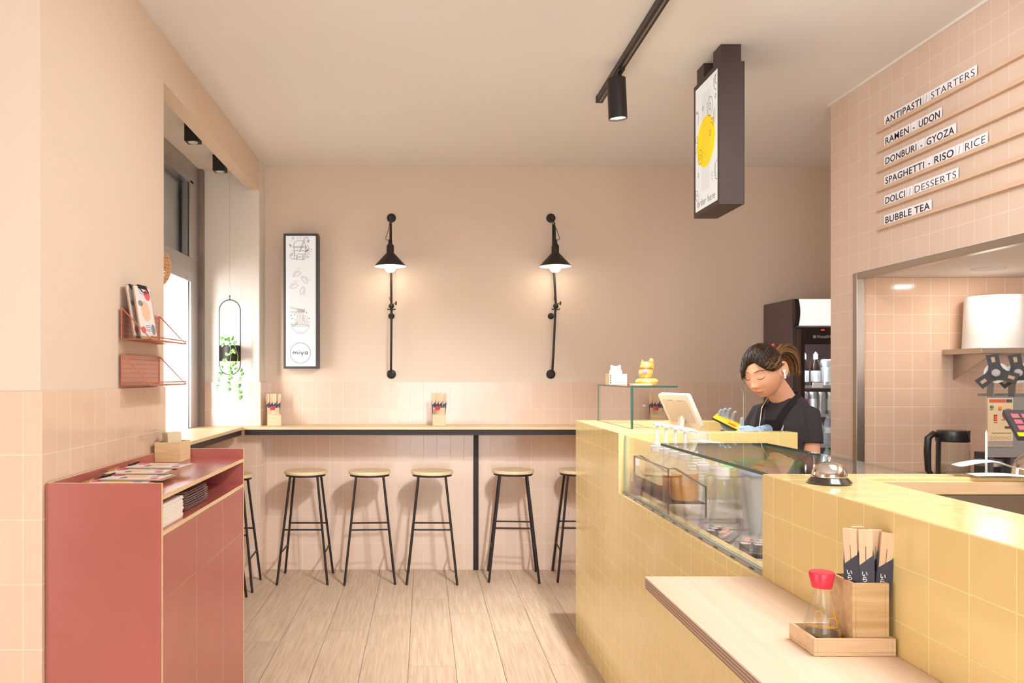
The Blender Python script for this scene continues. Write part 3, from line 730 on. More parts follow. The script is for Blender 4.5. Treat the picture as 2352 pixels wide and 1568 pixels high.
# sushi boxes
blk = mat('black_tray', '#3A3332', .35)
rice = mat('sushi_rice', '#F1E4DC', .7, bump=.4, bscale=300); nori = mat('nori', '#2E3129', .6); fish = mat('shrimp_pink', '#F0B2A2', .4); egg = mat('crumb_topping', '#D9A865', .8, bump=.6, bscale=250)
lidp = glass('clear_lid_plastic', (.97, .98, .98, 1), .08, 1.6, 1.45, .10)
def sushi_box(label, x, y, z, rz, pieces):
    t = thing('sushi_box', label, 'food box', (x, y, z), 'sushi boxes in the display case', rz)
    MB().prism([(-.075, -.05), (.075, -.05), (.08, -.045), (.08, .045), (.075, .05), (-.075, .05), (-.08, .045), (-.08, -.045)], .002, .012).build('tray', blk, t, local=True, bevel=.002)
    lid = MB()
    def rc(s, zz): return [(a * s, b_ * s, zz) for a, b_ in ((.077, -.048), (.077, .048), (-.077, .048), (-.077, -.048))]
    lid.rings([rc(1.03, .0125), rc(1.0, .018), rc(.9, .048), rc(.86, .050)], cap=True)
    lid.build('clear_lid', lidp, t, local=True)
    Mx = Matrix.Translation((x, y, z)) @ Matrix.Rotation(rz, 4, 'Z')
    for i, (px, py, kind) in enumerate(pieces):
        p = Mx @ Vector((px, py, .0125))
        q = thing('sushi_roll' if kind == 'roll' else 'nigiri', '%s in the %s' % ({'roll': 'dark nori sushi roll', 'nig': 'pink topped nigiri', 'crumb': 'crumb topped rice ball'}[kind], label), 'sushi', p, ('%s in %s' % (kind, label)), rz)
        if kind == 'roll':
            MB().lathe([(0, 0), (.014, 0), (.0145, .001), (.0145, .022), (.014, .023), (0, .023)], n=18).build('nori_wrap', nori, q, local=True)
            MB().lathe([(0, .0232), (.0125, .0232), (.012, .0245), (0, .0245)], n=16).build('rice_core', rice, q, local=True)
        else:
            MB().ball((0, 0, .012), (.018, .013, .0115), 14, 8).build('rice_ball', rice, q, local=True)
            MB().ball((0, 0, .021), (.021, .013, .006), 14, 8).build('topping', fish if kind == 'nig' else egg, q, local=True)
sushi_box('sushi box nearer the yellow block', 1.03, 2.50, .8905, R(60), [(-.05, -.02, 'roll'), (-.015, -.02, 'roll'), (.02, -.02, 'roll'), (-.05, .02, 'roll'), (.05, .02, 'nig'), (.01, .022, 'nig'), (.055, -.02, 'crumb')])
sushi_box('sushi box nearer the cross pane', 1.00, 2.70, .8905, R(55), [(-.05, -.02, 'nig'), (-.01, -.02, 'nig'), (.03, -.02, 'crumb'), (-.04, .02, 'roll'), (.0, .02, 'roll'), (.04, .02, 'roll')])
bgm = MB(); rb2 = random.Random(9)
bgm.ball((1.135, 2.62, .925), (.045, .05, .034), 18, 12)
bgm.v = [(a + rb2.uniform(-.006, .006), b_ + rb2.uniform(-.006, .006), max(.8915, c + rb2.uniform(-.006, .008))) for a, b_, c in bgm.v]
tag(bgm.build('plastic_bag', clearp), 'crumpled clear plastic bag beside the sushi boxes', 'bag')

# glass guard and shelf on the register block ------------------------
gg = thing('glass_guard', 'glass screen with a glass top shelf on the far end of the yellow counter', 'glass screen', (1.0, 4.0, 1.195))
pane('side_pane', gg, .966, .974, 3.74, 4.45, 1.1955, 1.387, 'gedge')
pane('shelf_pane', gg, .964, 1.184, 3.73, 4.452, 1.3875, 1.3955, 'gedge')
fpm = MB(); rc_ = .03
fpts = [(.976, 1.1955), (1.49, 1.1955), (1.49, 1.386 - rc_)] + [(1.49 - rc_ + rc_ * math.cos(R(a)), 1.386 - rc_ + rc_ * math.sin(R(a))) for a in (15, 30, 45, 60, 75, 90)] + [(.976, 1.386)]
# the front screen stands inside the parapet, its foot on the register top
fpts[0] = (1.102, .951); fpts[1] = (1.49, .951)
fpts = [(1.102, 1.1955)] + [(1.102, 1.0)] + [(1.49, 1.0)] + fpts[2:] + [(.976, 1.1955)]
o = fpm.prism(fpts, 3.730, 3.736, 'y').build('front_screen', [M['glass'], M['gedge_light']], gg)
for p in o.data.polygons:
    if abs(p.normal[1]) < .5: p.material_index = 1
MB().box(.966, .975, 3.728, 3.739, 1.1955, 1.387).build('corner_edge', M['gedge'], gg)

gold = mat('lucky_gold', '#E3B763', .28, .35, coat=.3); redp = mat('red_paint', '#D8424A', .4); wht = mat('white_ceramic', '#F6F2EC', .3)
Z0 = 1.396
lc = thing('lucky_cat', 'golden waving lucky cat figurine seen from behind on the glass shelf', 'figurine', (1.115, 4.0, Z0))
x, y = 1.115, 4.0
MB().lathe([(0, .001), (.040, .001), (.054, .008), (.057, .018), (.052, .028), (.04, .034), (0, .034)], (x, y, Z0), 28).build('coin_base', gold, lc)
cbm = MB().ball((x - .005, y, Z0 + .062), (.036, .034, .036), 24, 16).ball((x - .004, y, Z0 + .093), (.030, .027, .025), 24, 16)
for sx in (-1, 1): cbm.lathe([(0, .0), (.010, .0), (.003, .016), (0, .018)], (x - .004 + sx * .018, y, Z0 + .108), 10)
cbm.build('body', gold, lc)
MB().tube([(x + .024, y, Z0 + .07), (x + .026, y - .006, Z0 + .095), (x + .021, y - .008, Z0 + .118)], [.009, .009, .011], 10).ball((x + .020, y - .008, Z0 + .122), .012, 12, 8).build('raised_paw', gold, lc)
MB().tube([(x - .004 + .031 * math.cos(2 * math.pi * k / 24), y + .029 * math.sin(2 * math.pi * k / 24), Z0 + .083) for k in range(24)], .0028, 6, closed=True).build('collar', redp, lc)
MB().ball((x - .018, y - .031, Z0 + .062), (.011, .005, .011), 12, 8).build('pink_mark', mat('mark_pink', '#E07A94', .4), lc)
wc = thing('white_cat_in_box', 'white cat figurine sitting in a small square wooden box on the glass shelf', 'figurine', (1.009, 4.2, Z0))
openbox(MB(), .963, 1.055, 4.155, 4.245, Z0 + .0005, Z0 + .056, .007).build('wooden_box', wood('hinoki', '#EBC49B', '#F2D2AE', 'x', .55), wc, bevel=.0008)
cm = MB().ball((1.007, 4.2, Z0 + .06), (.033, .033, .038), 22, 14)
for sx in (-1, 1): cm.ball((1.007 + sx * .019, 4.2, Z0 + .093), (.009, .008, .010), 10, 8)
cm.build('cat', wht, wc)
mk = MB()
for k in range(4): mk.box(.967, .974, 4.1535, 4.1545, Z0 + .008 + k * .012, Z0 + .015 + k * .012)
mk.build('ink_mark', mat('ink', '#4A2E28', .6), wc)
tag(MB().prism([(1.0, 3.83), (1.09, 3.82), (1.10, 3.92), (1.01, 3.93)], Z0 + .0003, Z0 + .008).build('pink_dish', mat('salmon_pink', '#F0A38C', .5), bevel=.002), 'flat salmon pink dish on the glass shelf before the white figurine', 'dish')

# register tablet
tb = thing('register_tablet', 'white register tablet on a stand seen from behind on the yellow counter', 'tablet', (1.29, 4.02, .9505))
nb = Vector((-.954, -.30, 0)); wv = Vector((.30, -.954, 0)); tau = R(27)
up = (Vector((0, 0, 1)) * math.cos(tau) + nb * math.sin(tau)).normalized(); nn = wv.cross(up).normalized()
if nn.dot(nb) < 0: nn = -nn
Mx = Matrix((wv, up, nn)).transposed().to_4x4(); Mx.translation = Vector((1.292, 4.03, 1.27))
def rrect(w, h, r, n=5):
    out = []
    for sx, sy, a0 in ((1, 1, 0), (-1, 1, 90), (-1, -1, 180), (1, -1, 270)):
        for k in range(n): out.append((sx * (w / 2 - r) + r * math.cos(R(a0 + 90 * k / (n - 1))), sy * (h / 2 - r) + r * math.sin(R(a0 + 90 * k / (n - 1)))))
    return out
MB().prism(rrect(.25, .185, .014), -.012, .010).xf(Mx).build('tablet_body', mat('warm_white', '#F4EDE2', .35), tb, bevel=.002)
MB().prism(rrect(.20, .13, .008), .0102, .0135).xf(Mx).build('back_plate', mat('cream_plastic', '#DCCDBB', .5), tb, bevel=.001)
MB().prism(rrect(.235, .17, .006), -.0135, -.0122).xf(Mx).build('screen', mat('dark_screen', '#1E2226', .1), tb)
vm = MB()
for a in (-.05, .03): vm.box(a, a + .04, .06, .063, .0136, .0142)
vm.xf(Mx).build('vent', mat('vent_grey', '#8A8078', .6), tb)
st_ = MB().bar((1.30, 4.03, 1.24), (1.245, 4.0, .965), .05, .02, (1, 0, 0)); st_.prism([(1.17, 3.92), (1.32, 3.92), (1.32, 4.08), (1.17, 4.08)], .9505, .966)
st_.build('stand', mat('stand_white', '#EDE6DC', .4), tb, bevel=.002)

# call bell
bl_ = thing('call_bell', 'chrome call bell with a black base on the yellow counter', 'bell', (.927, 1.83, 1.1955))
chrome = mat('chrome', '#D8D2CC', .08, 1.0)
MB().lathe([(0, .001), (.046, .001), (.047, .004), (.040, .012), (.036, .016), (0, .016)], (.927, 1.83, 1.1955), 40).build('base', mat('bell_black', '#2E2420', .2, coat=.5), bl_)
MB().lathe([(.0375, .016), (.038, .0185), (.0355, .030), (.028, .041), (.016, .048), (.006, .0505), (.004, .051), (.004, .055), (.0065, .057), (.0065, .060), (.002, .063), (0, .063)], (.927, 1.83, 1.1955), 40).build('dome', chrome, bl_)

# plywood ledge and what stands on it ---------------------------------
lgm = wood('ledge_birch', '#E4C6AA', '#EBD0B8', 'y', .45, .5)
lg = thing('customer_ledge', 'pale plywood ledge fixed along the front of the yellow counter', 'shelf', (.7, 1.2, .93))
MB().prism([(.555, -.6), (.8505, -.6), (.8505, 2.012), (.555, 2.012)], .9335, .938).build('ledge_top', lgm, lg, bevel=.0008)
e1, e2 = mat('ply_dark', '#8F7261', .6), mat('ply_light', '#C4A488', .6)
for k in range(7): MB().box(.556, .8505, -.6, 2.011, .909 + k * .0035, .909 + (k + 1) * .0035).build('ply_layer', e1 if k % 2 == 0 else e2, lg)

def wrap_on(mb, rad, cx, cy, cz, a0):
    """bend flat letters (x along, y up) round a lathe body"""
    mb.v = [(cx + (rad(y_) + .0004 + z_) * math.cos(a0 + x_ / rad(y_)), cy + (rad(y_) + .0004 + z_) * math.sin(a0 + x_ / rad(y_)), cz + y_) for x_, y_, z_ in mb.v]
    return mb
soyg = glass('bottle_glass', (.97, .96, .93, 1), .02, 1.0, 1.45, .04)
soym = mat('soy_sauce', '#3A2113', .15); capm = mat('red_cap', '#E2364A', .35); prm = mat('orange_print', '#E09B2A', .5)
SP = [(0, .001), (.031, .001), (.0335, .005), (.0335, .018), (.030, .04), (.022, .066), (.0165, .085), (.0145, .098), (.0145, .106), (0, .106)]
def rad_soy(z):
    for (r0, z0), (r1, z1) in zip(SP[1:-1], SP[2:]):
        if z0 <= z <= z1: return r0 + (r1 - r0) * (z - z0) / max(z1 - z0, 1e-6)
    return .0145
def soy_bottle(label, x, y, z, group, level=.02, deco=True):
    t = thing('soy_bottle', label, 'bottle', (x, y, z), group)
    MB().lathe(SP, (x, y, z), 28).build('bottle_body', soyg, t)
    MB().lathe([(0, .004), (.029, .004), (.0315, .007), (.0315, level), (0, level)], (x, y, z), 28).build('soy_sauce', soym, t)
    MB().lathe([(0, .104), (.0175, .104), (.0185, .108), (.0225, .130), (.021, .133), (0, .134)], (x, y, z), 28).build('cap', capm, t)
    if deco:
        g = MB()
        w_ = text_mb('KIKKOMAN', .0085, .0001, align='CENTER'); w_.v = [(a, b_ + .036, c) for a, b_, c in w_.v]; g.join(wrap_on(w_, rad_soy, x, y, z, R(-118)))
        h = MB(); hx = [(.0075 * math.cos(R(60 * k)), .058 + .0085 * math.sin(R(60 * k))) for k in range(6)]
        for k in range(6):
            (a, b_), (c, d) = hx[k], hx[(k + 1) % 6]; h.add([(a, b_, 0), (c, d, 0), (c * .78, .058 + (d - .058) * .78, 0), (a * .78, .058 + (b_ - .058) * .78, 0)], [(0, 1, 2, 3)])
        g.join(wrap_on(h, rad_soy, x, y, z, R(-128)))
        for k in range(7):
            for z0 in (.012, .044): 
                s = MB(); n_ = 8
                for q in range(n_): s.add([(-.011 + .022 * q / n_, z0 + k * .0032, 0), (-.011 + .022 * (q + 1) / n_, z0 + k * .0032, 0), (-.011 + .022 * (q + 1) / n_, z0 + k * .0032 + .0018, 0), (-.011 + .022 * q / n_, z0 + k * .0032 + .0018, 0)], [(0, 1, 2, 3)])
                g.join(wrap_on(s, rad_soy, x, y, z, R(-40)))
        for (x0, x1, z0, z1) in ((-.010, .010, .053, .0545), (-.010, .010, .037, .0385), (-.010, -.0085, .037, .0545), (.0085, .010, .037, .0545)):
            s = MB()
            for q in range(6):
                a, c = x0 + (x1 - x0) * q / 6, x0 + (x1 - x0) * (q + 1) / 6
                s.add([(a, z0, 0), (c, z0, 0), (c, z1, 0), (a, z1, 0)], [(0, 1, 2, 3)])
            g.join(wrap_on(s, rad_soy, x, y, z, R(-78)))
        g.build('print', prm, t)
    return t
chopw = wood('chopstick_wood', '#E4BE97', '#EFD0AC', 'z', .6)
wrapm = mat('black_wrapper', '#3D3B45', .6); inkw = mat('white_print', '#E8E4E0', .6)
def kana(mb_target, M4):
    """three brush-like kana strokes 'i ra tsu' set vertically"""
    try:
        tx = text_mb('い\nら\nっ', .011, .0002, align='CENTER', lsp=.9)
        if len(tx.v) > 20: mb_target.join(tx, M4); return
    except Exception: pass
def chopsticks(label, loc, rot, group, parts=True, L=.205, mark=True):
    """paper wrapper with a pair of chopsticks, standing; local Z along the sticks"""
    t = thing('chopstick_packet', label, 'chopsticks', loc, group); t.rotation_euler = rot
    MB().rings([[(-.0135, -.0035, 0), (.0135, -.0035, 0), (.0135, .0035, 0), (-.0135, .0035, 0)],
                [(-.0135, -.0035, .138), (.0135, -.0035, .160), (.0135, .0035, .168), (-.0135, .0035, .168)]]).build('wrapper', wrapm, t, local=True)
    c = MB()
    for s in (-1, 1):
        c.rings([[(s * .0008, -.0025, .10), (s * .0105, -.0025, .10), (s * .0105, .0025, .10), (s * .0008, .0025, .10)], [(s * .0006, -.0028, L - .03), (s * .0112, -.0028, L - .03), (s * .0112, .0028, L - .03), (s * .0006, .0028, L - .03)]])
    c.box(-.0115, .0115, -.003, .003, L - .03, L)
    c.build('chopstick_pair', chopw, t, local=True)
    if mark:
        g = MB(); kana(g, Matrix.Translation((-.003, -.0042, .122)) @ Matrix.Rotation(R(90), 4, 'X'))
        if g.v: g.build('print', inkw, t, local=True)
    return t
hd = thing('condiment_holder', 'bamboo condiment tray with a tall chopstick box on the plywood ledge', 'holder', (.772, 1.49, .938))
hb = M['oakz']
tr = MB(); tr.box(.700, .8465, 1.435, 1.535, .9385, .945)
tr.box(.700, .706, 1.435, 1.535, .945, .970).box(.8405, .8465, 1.435, 1.535, .945, .970).box(.706, .8405, 1.435, 1.441, .945, .970).box(.706, .8405, 1.529, 1.535, .945, .970)
tr.build('tray', wood('tray_wood', '#E2BA90', '#ECCBA4', 'x', .5), hd, bevel=.001)
openbox(MB(), .7735, .8395, 1.444, 1.526, .9455, 1.067, .006).build('chopstick_box', hb, hd, bevel=.001)
soy_bottle('glass soy sauce bottle with a red cap on the plywood ledge', .738, 1.485, .9455, None)
gch = 'black wrapped chopsticks in the box on the plywood ledge'
CH = [((.789, 1.462, .956), (0, R(-3), R(-50)), 'chopsticks leftmost at the front in the box on the plywood ledge'),
      ((.806, 1.456, .956), (0, R(-1), R(-12)), 'chopsticks second from the left in the box on the plywood ledge'),
      ((.8215, 1.470, .954), (0, R(2), R(5)), 'chopsticks in the middle of the box on the plywood ledge'),
      ((.823, 1.456, .952), (R(-1), R(6), R(-8)), 'chopsticks rightmost at the front in the box on the plywood ledge'),
      ((.803, 1.49, .956), (0, R(1), R(10)), 'chopsticks at the back in the box on the plywood ledge')]
for l, r, n_ in CH: chopsticks(n_, l, r, gch)

# condiment sets on the back bar ---------------------------------------
def bar_set(x, y, rz, where, k):
    z = 1.0845
    h = thing('condiment_holder', 'bamboo condiment holder on the back bar ' + where, 'holder', (x, y, z), 'condiment holders on the back bar', rz)
    m = wood('holder_wood_%d' % k, '#DDBB92', '#EBCFA9', 'x', .5)
    openbox(MB(), -.047, .047, -.05, -.004, 0, .080, .006).build('front_box', m, h, local=True, bevel=.001)
    openbox(MB(), -.044, .044, .018, .066, 0, .128, .006).build('chopstick_box', m, h, local=True, bevel=.001)
    MB().box(-.047, .047, -.004, .018, 0, .006).build('tray', m, h, local=True)
    Mx = Matrix.Translation((x, y, z)) @ Matrix.Rotation(rz, 4, 'Z')
    p = Mx @ Vector((-.012, -.027, .0065))
    t = thing('soy_bottle', 'soy sauce bottle with a red cap in the holder ' + where, 'bottle', p, 'soy bottles on the back bar')
    MB().lathe([(0, .0), (.015, 0), (.0155, .03), (.015, .05), (.0145, .106), (0, .106)], p, 20).build('bottle_body', soyg, t)
    MB().lathe([(0, .002), (.0135, .002), (.0135, .066), (0, .066)], p, 20).build('soy_sauce', soym, t)
    MB().lathe([(0, .106), (.0165, .106), (.021, .128), (0, .132)], p, 20).build('cap', capm, t)
    for i, (a, tl) in enumerate([(-.030, -3), (-.012, 0), (.008, 1), (.026, 6)]):
        q = Mx @ Vector((a, .036 + .006 * (i % 2), .008))
        chopsticks('chopsticks %s in the holder %s' % (['at the left', 'left of the middle', 'right of the middle', 'at the right'][i], where), q, (0, R(tl), rz + R((-8, 4, -4, 12)[i])), 'chopsticks in the holder ' + where, L=.22)
bar_set(-1.085, 5.80, R(18), 'in the corner', 1)
bar_set(.112, 5.80, R(0), 'above the middle stools', 2)
bar_set(1.69, 5.80, R(-6), 'behind the glass screen', 3)
# ================================================================ WALL LAMPS, SIGNS, TRACK, MENU, FRIDGE, KITCHEN
bulbm = mat('lit_bulb', '#FFFFFF', .3, emit='#FFF3DC', es=4)
shadein = mat('shade_inside', '#F7F3E8', .4)
brass = mat('clamp_brass', '#8A7340', .35, .9)
def wall_lamp(x, label, dx=0.0, flip=1):
    t = thing('wall_lamp', label, 'lamp', (x, 5.97, 2.0), 'black articulated wall lamps')
    K = M['black']; yw = 5.9795
    for z, r in ((2.62, .034), (1.456, .034), (1.889, .023)):
        MB().lathe([(0, yw), (r, yw), (r, yw - .006), (r * .8, yw - .011), (r * .45, yw - .013), (r * .4, yw - .03), (0, yw - .03)], (x, 0, z), 26, axis='y').build('rose', K, t)
    MB().tube([(x, yw - .02, 1.456), (x, 5.925, 1.462), (x, 5.905, 1.485), (x + dx * .3, 5.90, 1.60), (x + dx, 5.90, 1.94)], .0085, 12).tube([(x, yw - .02, 1.889), (x + dx * .9, 5.90, 1.889)], .006, 10).build('lower_rod', K, t)
    bx_ = x + dx
    j = MB().ball((bx_, 5.885, 1.955), .0205, 18, 12)
    j.tube([(bx_ - .024, 5.885, 1.932), (bx_, 5.872, 1.926), (bx_ + .024, 5.885, 1.932)], .004, 8).ball((bx_ - .026, 5.885, 1.933), .0055, 8, 6).ball((bx_ + .026, 5.885, 1.933), .0055, 8, 6)
    j.build('ball_joint', K, t)
    kb = MB().cyl((bx_, 5.885, 1.972), (bx_ + .034, 5.885, 1.976), .004, n=8)
    kb.build('clamp_screw', brass, t)
    MB().cyl((bx_ + .034, 5.885, 1.963), (bx_ + .034, 5.885, 1.990), .0058, n=10).build('clamp_knob', K, t)
    MB().tube([(bx_, 5.885, 1.97), (x + .001, 5.872, 2.3), (x, 5.865, 2.565), (x, 5.90, 2.61), (x, yw - .02, 2.62)], .0085, 12).build('upper_arm', K, t)
    MB().tube([(bx_ - .004, 5.88, 1.985), (bx_ - .016, 5.878, 2.012), (bx_ - .014, 5.878, 2.022), (bx_ - .006, 5.876, 2.02), (bx_ - .001, 5.874, 1.995)], .002, 6).build('cable_loop', K, t)
    sy = 5.775
    MB().tube([(x, 5.866, 2.56), (x, 5.82, 2.555), (x, sy + .01, 2.50), (x, sy, 2.41)], .006, 10).build('hook_arm', K, t)
    MB().tube([(x - .006, 5.80, 2.548), (x - .012 * flip, 5.79, 2.50), (x - .035 * flip, 5.785, 2.436), (x - .034 * flip, 5.785, 2.43), (x - .005, sy, 2.415)], .0022, 6).build('cable', K, t)
    MB().ball((x - .004, 5.825, 2.553), .008, 10, 8).build('pivot', M['alu'], t)
    sh = MB().lathe([(.012, 2.425), (.014, 2.418), (.015, 2.395), (.024, 2.386), (.027, 2.375), (.027, 2.33), (.113, 2.236), (.115, 2.232), (.113, 2.2315), (.110, 2.2345), (.026, 2.325), (.02, 2.34), (0.0, 2.34)], (x, sy, 0), 40)
    o = sh.build('shade', [K, shadein], t)
    for p in o.data.polygons:
        c = p.center; r = math.hypot(c.x, c.y - (sy - 5.97)); zz = c.z + 2.0
        if zz < 2.342 and p.normal.z < -.2: p.material_index = 1
    MB().lathe([(0, 2.188), (.018, 2.19), (.034, 2.202), (.042, 2.222), (.043, 2.238), (.036, 2.262), (.022, 2.285), (.014, 2.30), (.014, 2.335), (0, 2.335)], (x, sy, 0), 24).build('bulb', bulbm, t)
    light('wall_lamp_glow', 'POINT', (x, sy, 2.165), (0, 0, 0), .4, (1, .95, .86), shadow_soft_size=.03)
wall_lamp(-.2406, 'black articulated wall lamp nearer the white light box', .004)
wall_lamp(.949, 'black articulated wall lamp nearer the yellow counter', .022, -1)

# ---- line drawing helper: flat ribbons on a plane
def ribbon(mb, pts, w=.0013, closed=False):
    P = [Vector((a, b_)) for a, b_ in pts]; n = len(P)
    L_, R_ = [], []
    for i in range(n):
        a = P[(i - 1) % n] if (closed or i) else P[0]; c = P[(i + 1) % n] if (closed or i < n - 1) else P[-1]
        d = (c - a); d = d.normalized() if d.length > 1e-9 else Vector((1, 0)); nn = Vector((-d.y, d.x)) * w / 2
        L_.append(P[i] + nn); R_.append(P[i] - nn)
    vs = [(p.x, p.y, 0) for p in L_] + [(p.x, p.y, 0) for p in R_]
    fs = [(i, (i + 1) % n, n + (i + 1) % n, n + i) for i in range(n if closed else n - 1)]
    return mb.add(vs, fs)
def arc(cx, cy, rx, ry, a0=0, a1=360, n=24, rot=0):
    o = []
    for k in range(n + 1):
        a = R(a0 + (a1 - a0) * k / n); x, y = rx * math.cos(a), ry * math.sin(a); c, s = math.cos(R(rot)), math.sin(R(rot))
        o.append((cx + x * c - y * s, cy + x * s + y * c))
    return o
def wave(x0, y0, x1, y1, amp, n, ph=0, m=32):
    o = []
    for k in range(m + 1):
        t = k / m; dx, dy = x1 - x0, y1 - y0; L_ = math.hypot(dx, dy); s = amp * math.sin(2 * math.pi * n * t + ph)
        o.append((x0 + dx * t - dy / L_ * s, y0 + dy * t + dx / L_ * s))
    return o
linem = mat('line_brown', '#6F5A58', .6); linel = mat('line_light', '#A98F8E', .6); lined = mat('line_dark', '#4A3F40', .6)
white_lit = mat('lit_acrylic', '#B8B8B8', .4, emit='#FFFBF6', es=.30)

# ---- wall light box with food drawings
bx0, bx1, bz0, bz1, yf = -1.026, -.7735, 1.497, 2.485, 5.865
sg = thing('light_box_sign', 'tall white light box sign with food drawings on the back wall', 'sign', (-.9, 5.97, 2.0))
f = .0165
fm = MB().box(bx0, bx0 + f, yf, 5.979, bz0, bz1).box(bx1 - f, bx1, yf, 5.979, bz0, bz1).box(bx0 + f, bx1 - f, yf, 5.979, bz0, bz0 + f).box(bx0 + f, bx1 - f, yf, 5.979, bz1 - f, bz1)
fm.build('frame', mat('anthracite', '#4B4B4E', .45, .2), sg, bevel=.0015)
pn = MB().box(bx0 + f, bx1 - f, yf + .004, yf + .010, bz0 + f, bz1 - f).build('panel', white_lit, sg)
def on_front(mb, cx, cz): return mb.xf(Matrix.Translation((cx, yf + .0034, cz)) @ Matrix.Rotation(R(90), 4, 'X'))
u = 1 / 9.22 * 5.87 / 1840      # one pixel of the close-up, in metres
def c1(px, py): return ((px - 460) * u, (700 - py) * u)
def dr(cl, pts, w=.0026, closed=False, cf=c1): return ribbon(cl, [cf(*p) for p in pts], w, closed)
# bubble tea
d = MB()
dr(d, [(325, 400)] + [(452 + 128 * math.cos(a), 405 - 125 * math.sin(a)) for a in [math.pi * (1 - k / 16) for k in range(17)]])
dr(d, [(318, 405), (585, 405), (590, 418), (580, 430), (325, 430), (315, 418)], closed=True)
dr(d, [(333, 430), (355, 675), (370, 688), (548, 688), (562, 675), (580, 430)])
dr(d, [(445, 500), (555, 225), (570, 215), (635, 218), (638, 235), (580, 240), (465, 505)])
dr(d, [(295, 490), (340, 512), (400, 490), (455, 512), (520, 495), (580, 515), (640, 480)]); dr(d, [(410, 555), (460, 575), (520, 560), (570, 578), (630, 555), (688, 580)])
for cx, cy in ((392, 607), (522, 610), (452, 637), (392, 657), (517, 657)): dr(d, arc(cx, cy, 18, 18, n=14))
for cx, cy, r in ((315, 245, 16), (268, 400, 17), (632, 305, 20), (620, 630, 20)): dr(d, arc(cx, cy, r, r, n=14)); dr(d, [(cx - 5, cy - r), (cx - 15, cy - r - 22)])
for x0, y0, x1, y1 in ((398, 230, 420, 252), (450, 208, 450, 238), (502, 230, 482, 250), (225, 375, 255, 385), (235, 350, 250, 380), (620, 270, 655, 290), (650, 262, 640, 290)): dr(d, [(x0, y0), (x1, y1)])
dr(d, [(580, 480), (595, 420), (630, 372), (640, 430), (620, 480), (580, 510)]); dr(d, [(580, 510), (630, 462), (718, 470), (690, 515), (640, 530), (580, 518)]); dr(d, [(590, 505), (660, 488)])
dr(d, [(350, 560), (320, 545), (270, 565), (245, 605), (260, 645), (300, 675), (350, 672)]); dr(d, [(300, 545), (290, 590), (325, 605), (345, 575)]); dr(d, [(250, 605), (290, 590)])
on_front(d, -.9055, 2.29 - .0); d.build('drink_drawing', linem, pn)
d = MB()
def dumpling(cx, cy, rot, s=1.0):
    q = []
    for k in range(13): q.append((cx + s * 85 * math.cos(R(180 * k / 12 + rot)), cy - s * 85 * math.sin(R(180 * k / 12 + rot)) * 1.0))
    pts = []
    for k in range(25):
        a = math.pi * k / 24; x, y = 88 * math.cos(a), -75 * math.sin(a) * (1 + .035 * (k % 2)); pts.append((x, y))
    for k in range(9):
        t = k / 8; pts.append((-88 + 176 * t, 22 * math.sin(math.pi * t)))
    c, s_ = math.cos(R(rot)), math.sin(R(rot))
    dr(d, [(cx + s * (x * c + y * s_), cy + s * (-x * s_ + y * c)) for x, y in pts], .0024, True)
    dr(d, [(cx + s * (x * c + y * s_), cy + s * (-x * s_ + y * c)) for x, y in [(58 * math.cos(R(a)), -48 * math.sin(R(a))) for a in range(40, 175, 12)]], .0026)
for cx, cy, rot in ((400, 1010, 25), (545, 1125, -50), (335, 1265, 18), (490, 1335, -110)): dumpling(cx, cy, rot)
for cx, cy in ((420, 882), (665, 1120), (370, 1150), (555, 1435)):
    for k in (-1, 0, 1): dr(d, [(cx + k * 22, cy + 6), (cx + k * 27, cy - 12)], .0024)
on_front(d, -.9055, 2.29); d.build('dumpling_drawing', linel, pn)
u2 = 1 / 9.8 * 5.87 / 1840
def c2(px, py): return ((px - 500) * u2, (600 - py) * u2)
d = MB(); D2 = lambda pts, w=.0024, cl=False: dr(d, pts, w, cl, c2)
D2([(290, 548), (700, 548), (712, 565), (700, 580), (300, 580), (288, 565)], cl=True)
D2([(305, 580), (330, 640), (380, 690), (420, 708), (590, 708), (640, 680), (680, 630), (695, 580)])
D2([(405, 712), (405, 735), (420, 742), (585, 742), (597, 735), (597, 712)])
for k in range(5): D2(wave(420 + 38 * k, 268, 440 + 36 * k, 545, 12, 2.2, .4))
D2([(270, 140), (590, 222), (600, 236), (272, 165)], cl=True); D2([(270, 245), (600, 250), (602, 264), (270, 270)], cl=True)
for k in range(5): D2(arc(440 + 36 * k, 215, 13, 40, -60, 200, 14))
D2(arc(607, 400, 52, 62, n=28)); D2(arc(607, 403, 22, 22, n=16)); D2(arc(345, 520, 58, 55, -20, 200, 20)); D2(arc(348, 525, 32, 30, -20, 220, 16))
D2([(610, 530), (605, 500), (630, 480), (720, 470), (680, 500), (640, 520), (625, 540), (640, 560), (690, 555)]); D2([(420, 530), (440, 490), (380, 430), (360, 400)]); D2(arc(400, 520, 20, 30, n=12))
for cx, cy in ((295, 340), (372, 312), (313, 408), (640, 272), (702, 402)): D2(arc(cx, cy, 8, 8, n=8), .005)
on_front(d, -.9035, 1.44 + (864 - (690 + 600 / 9.8)) * 5.87 / 1840); d.build('noodle_drawing', linel, pn)
d = MB(); ribbon(d, arc(0, 0, .0745, .0745, n=56), .0028)
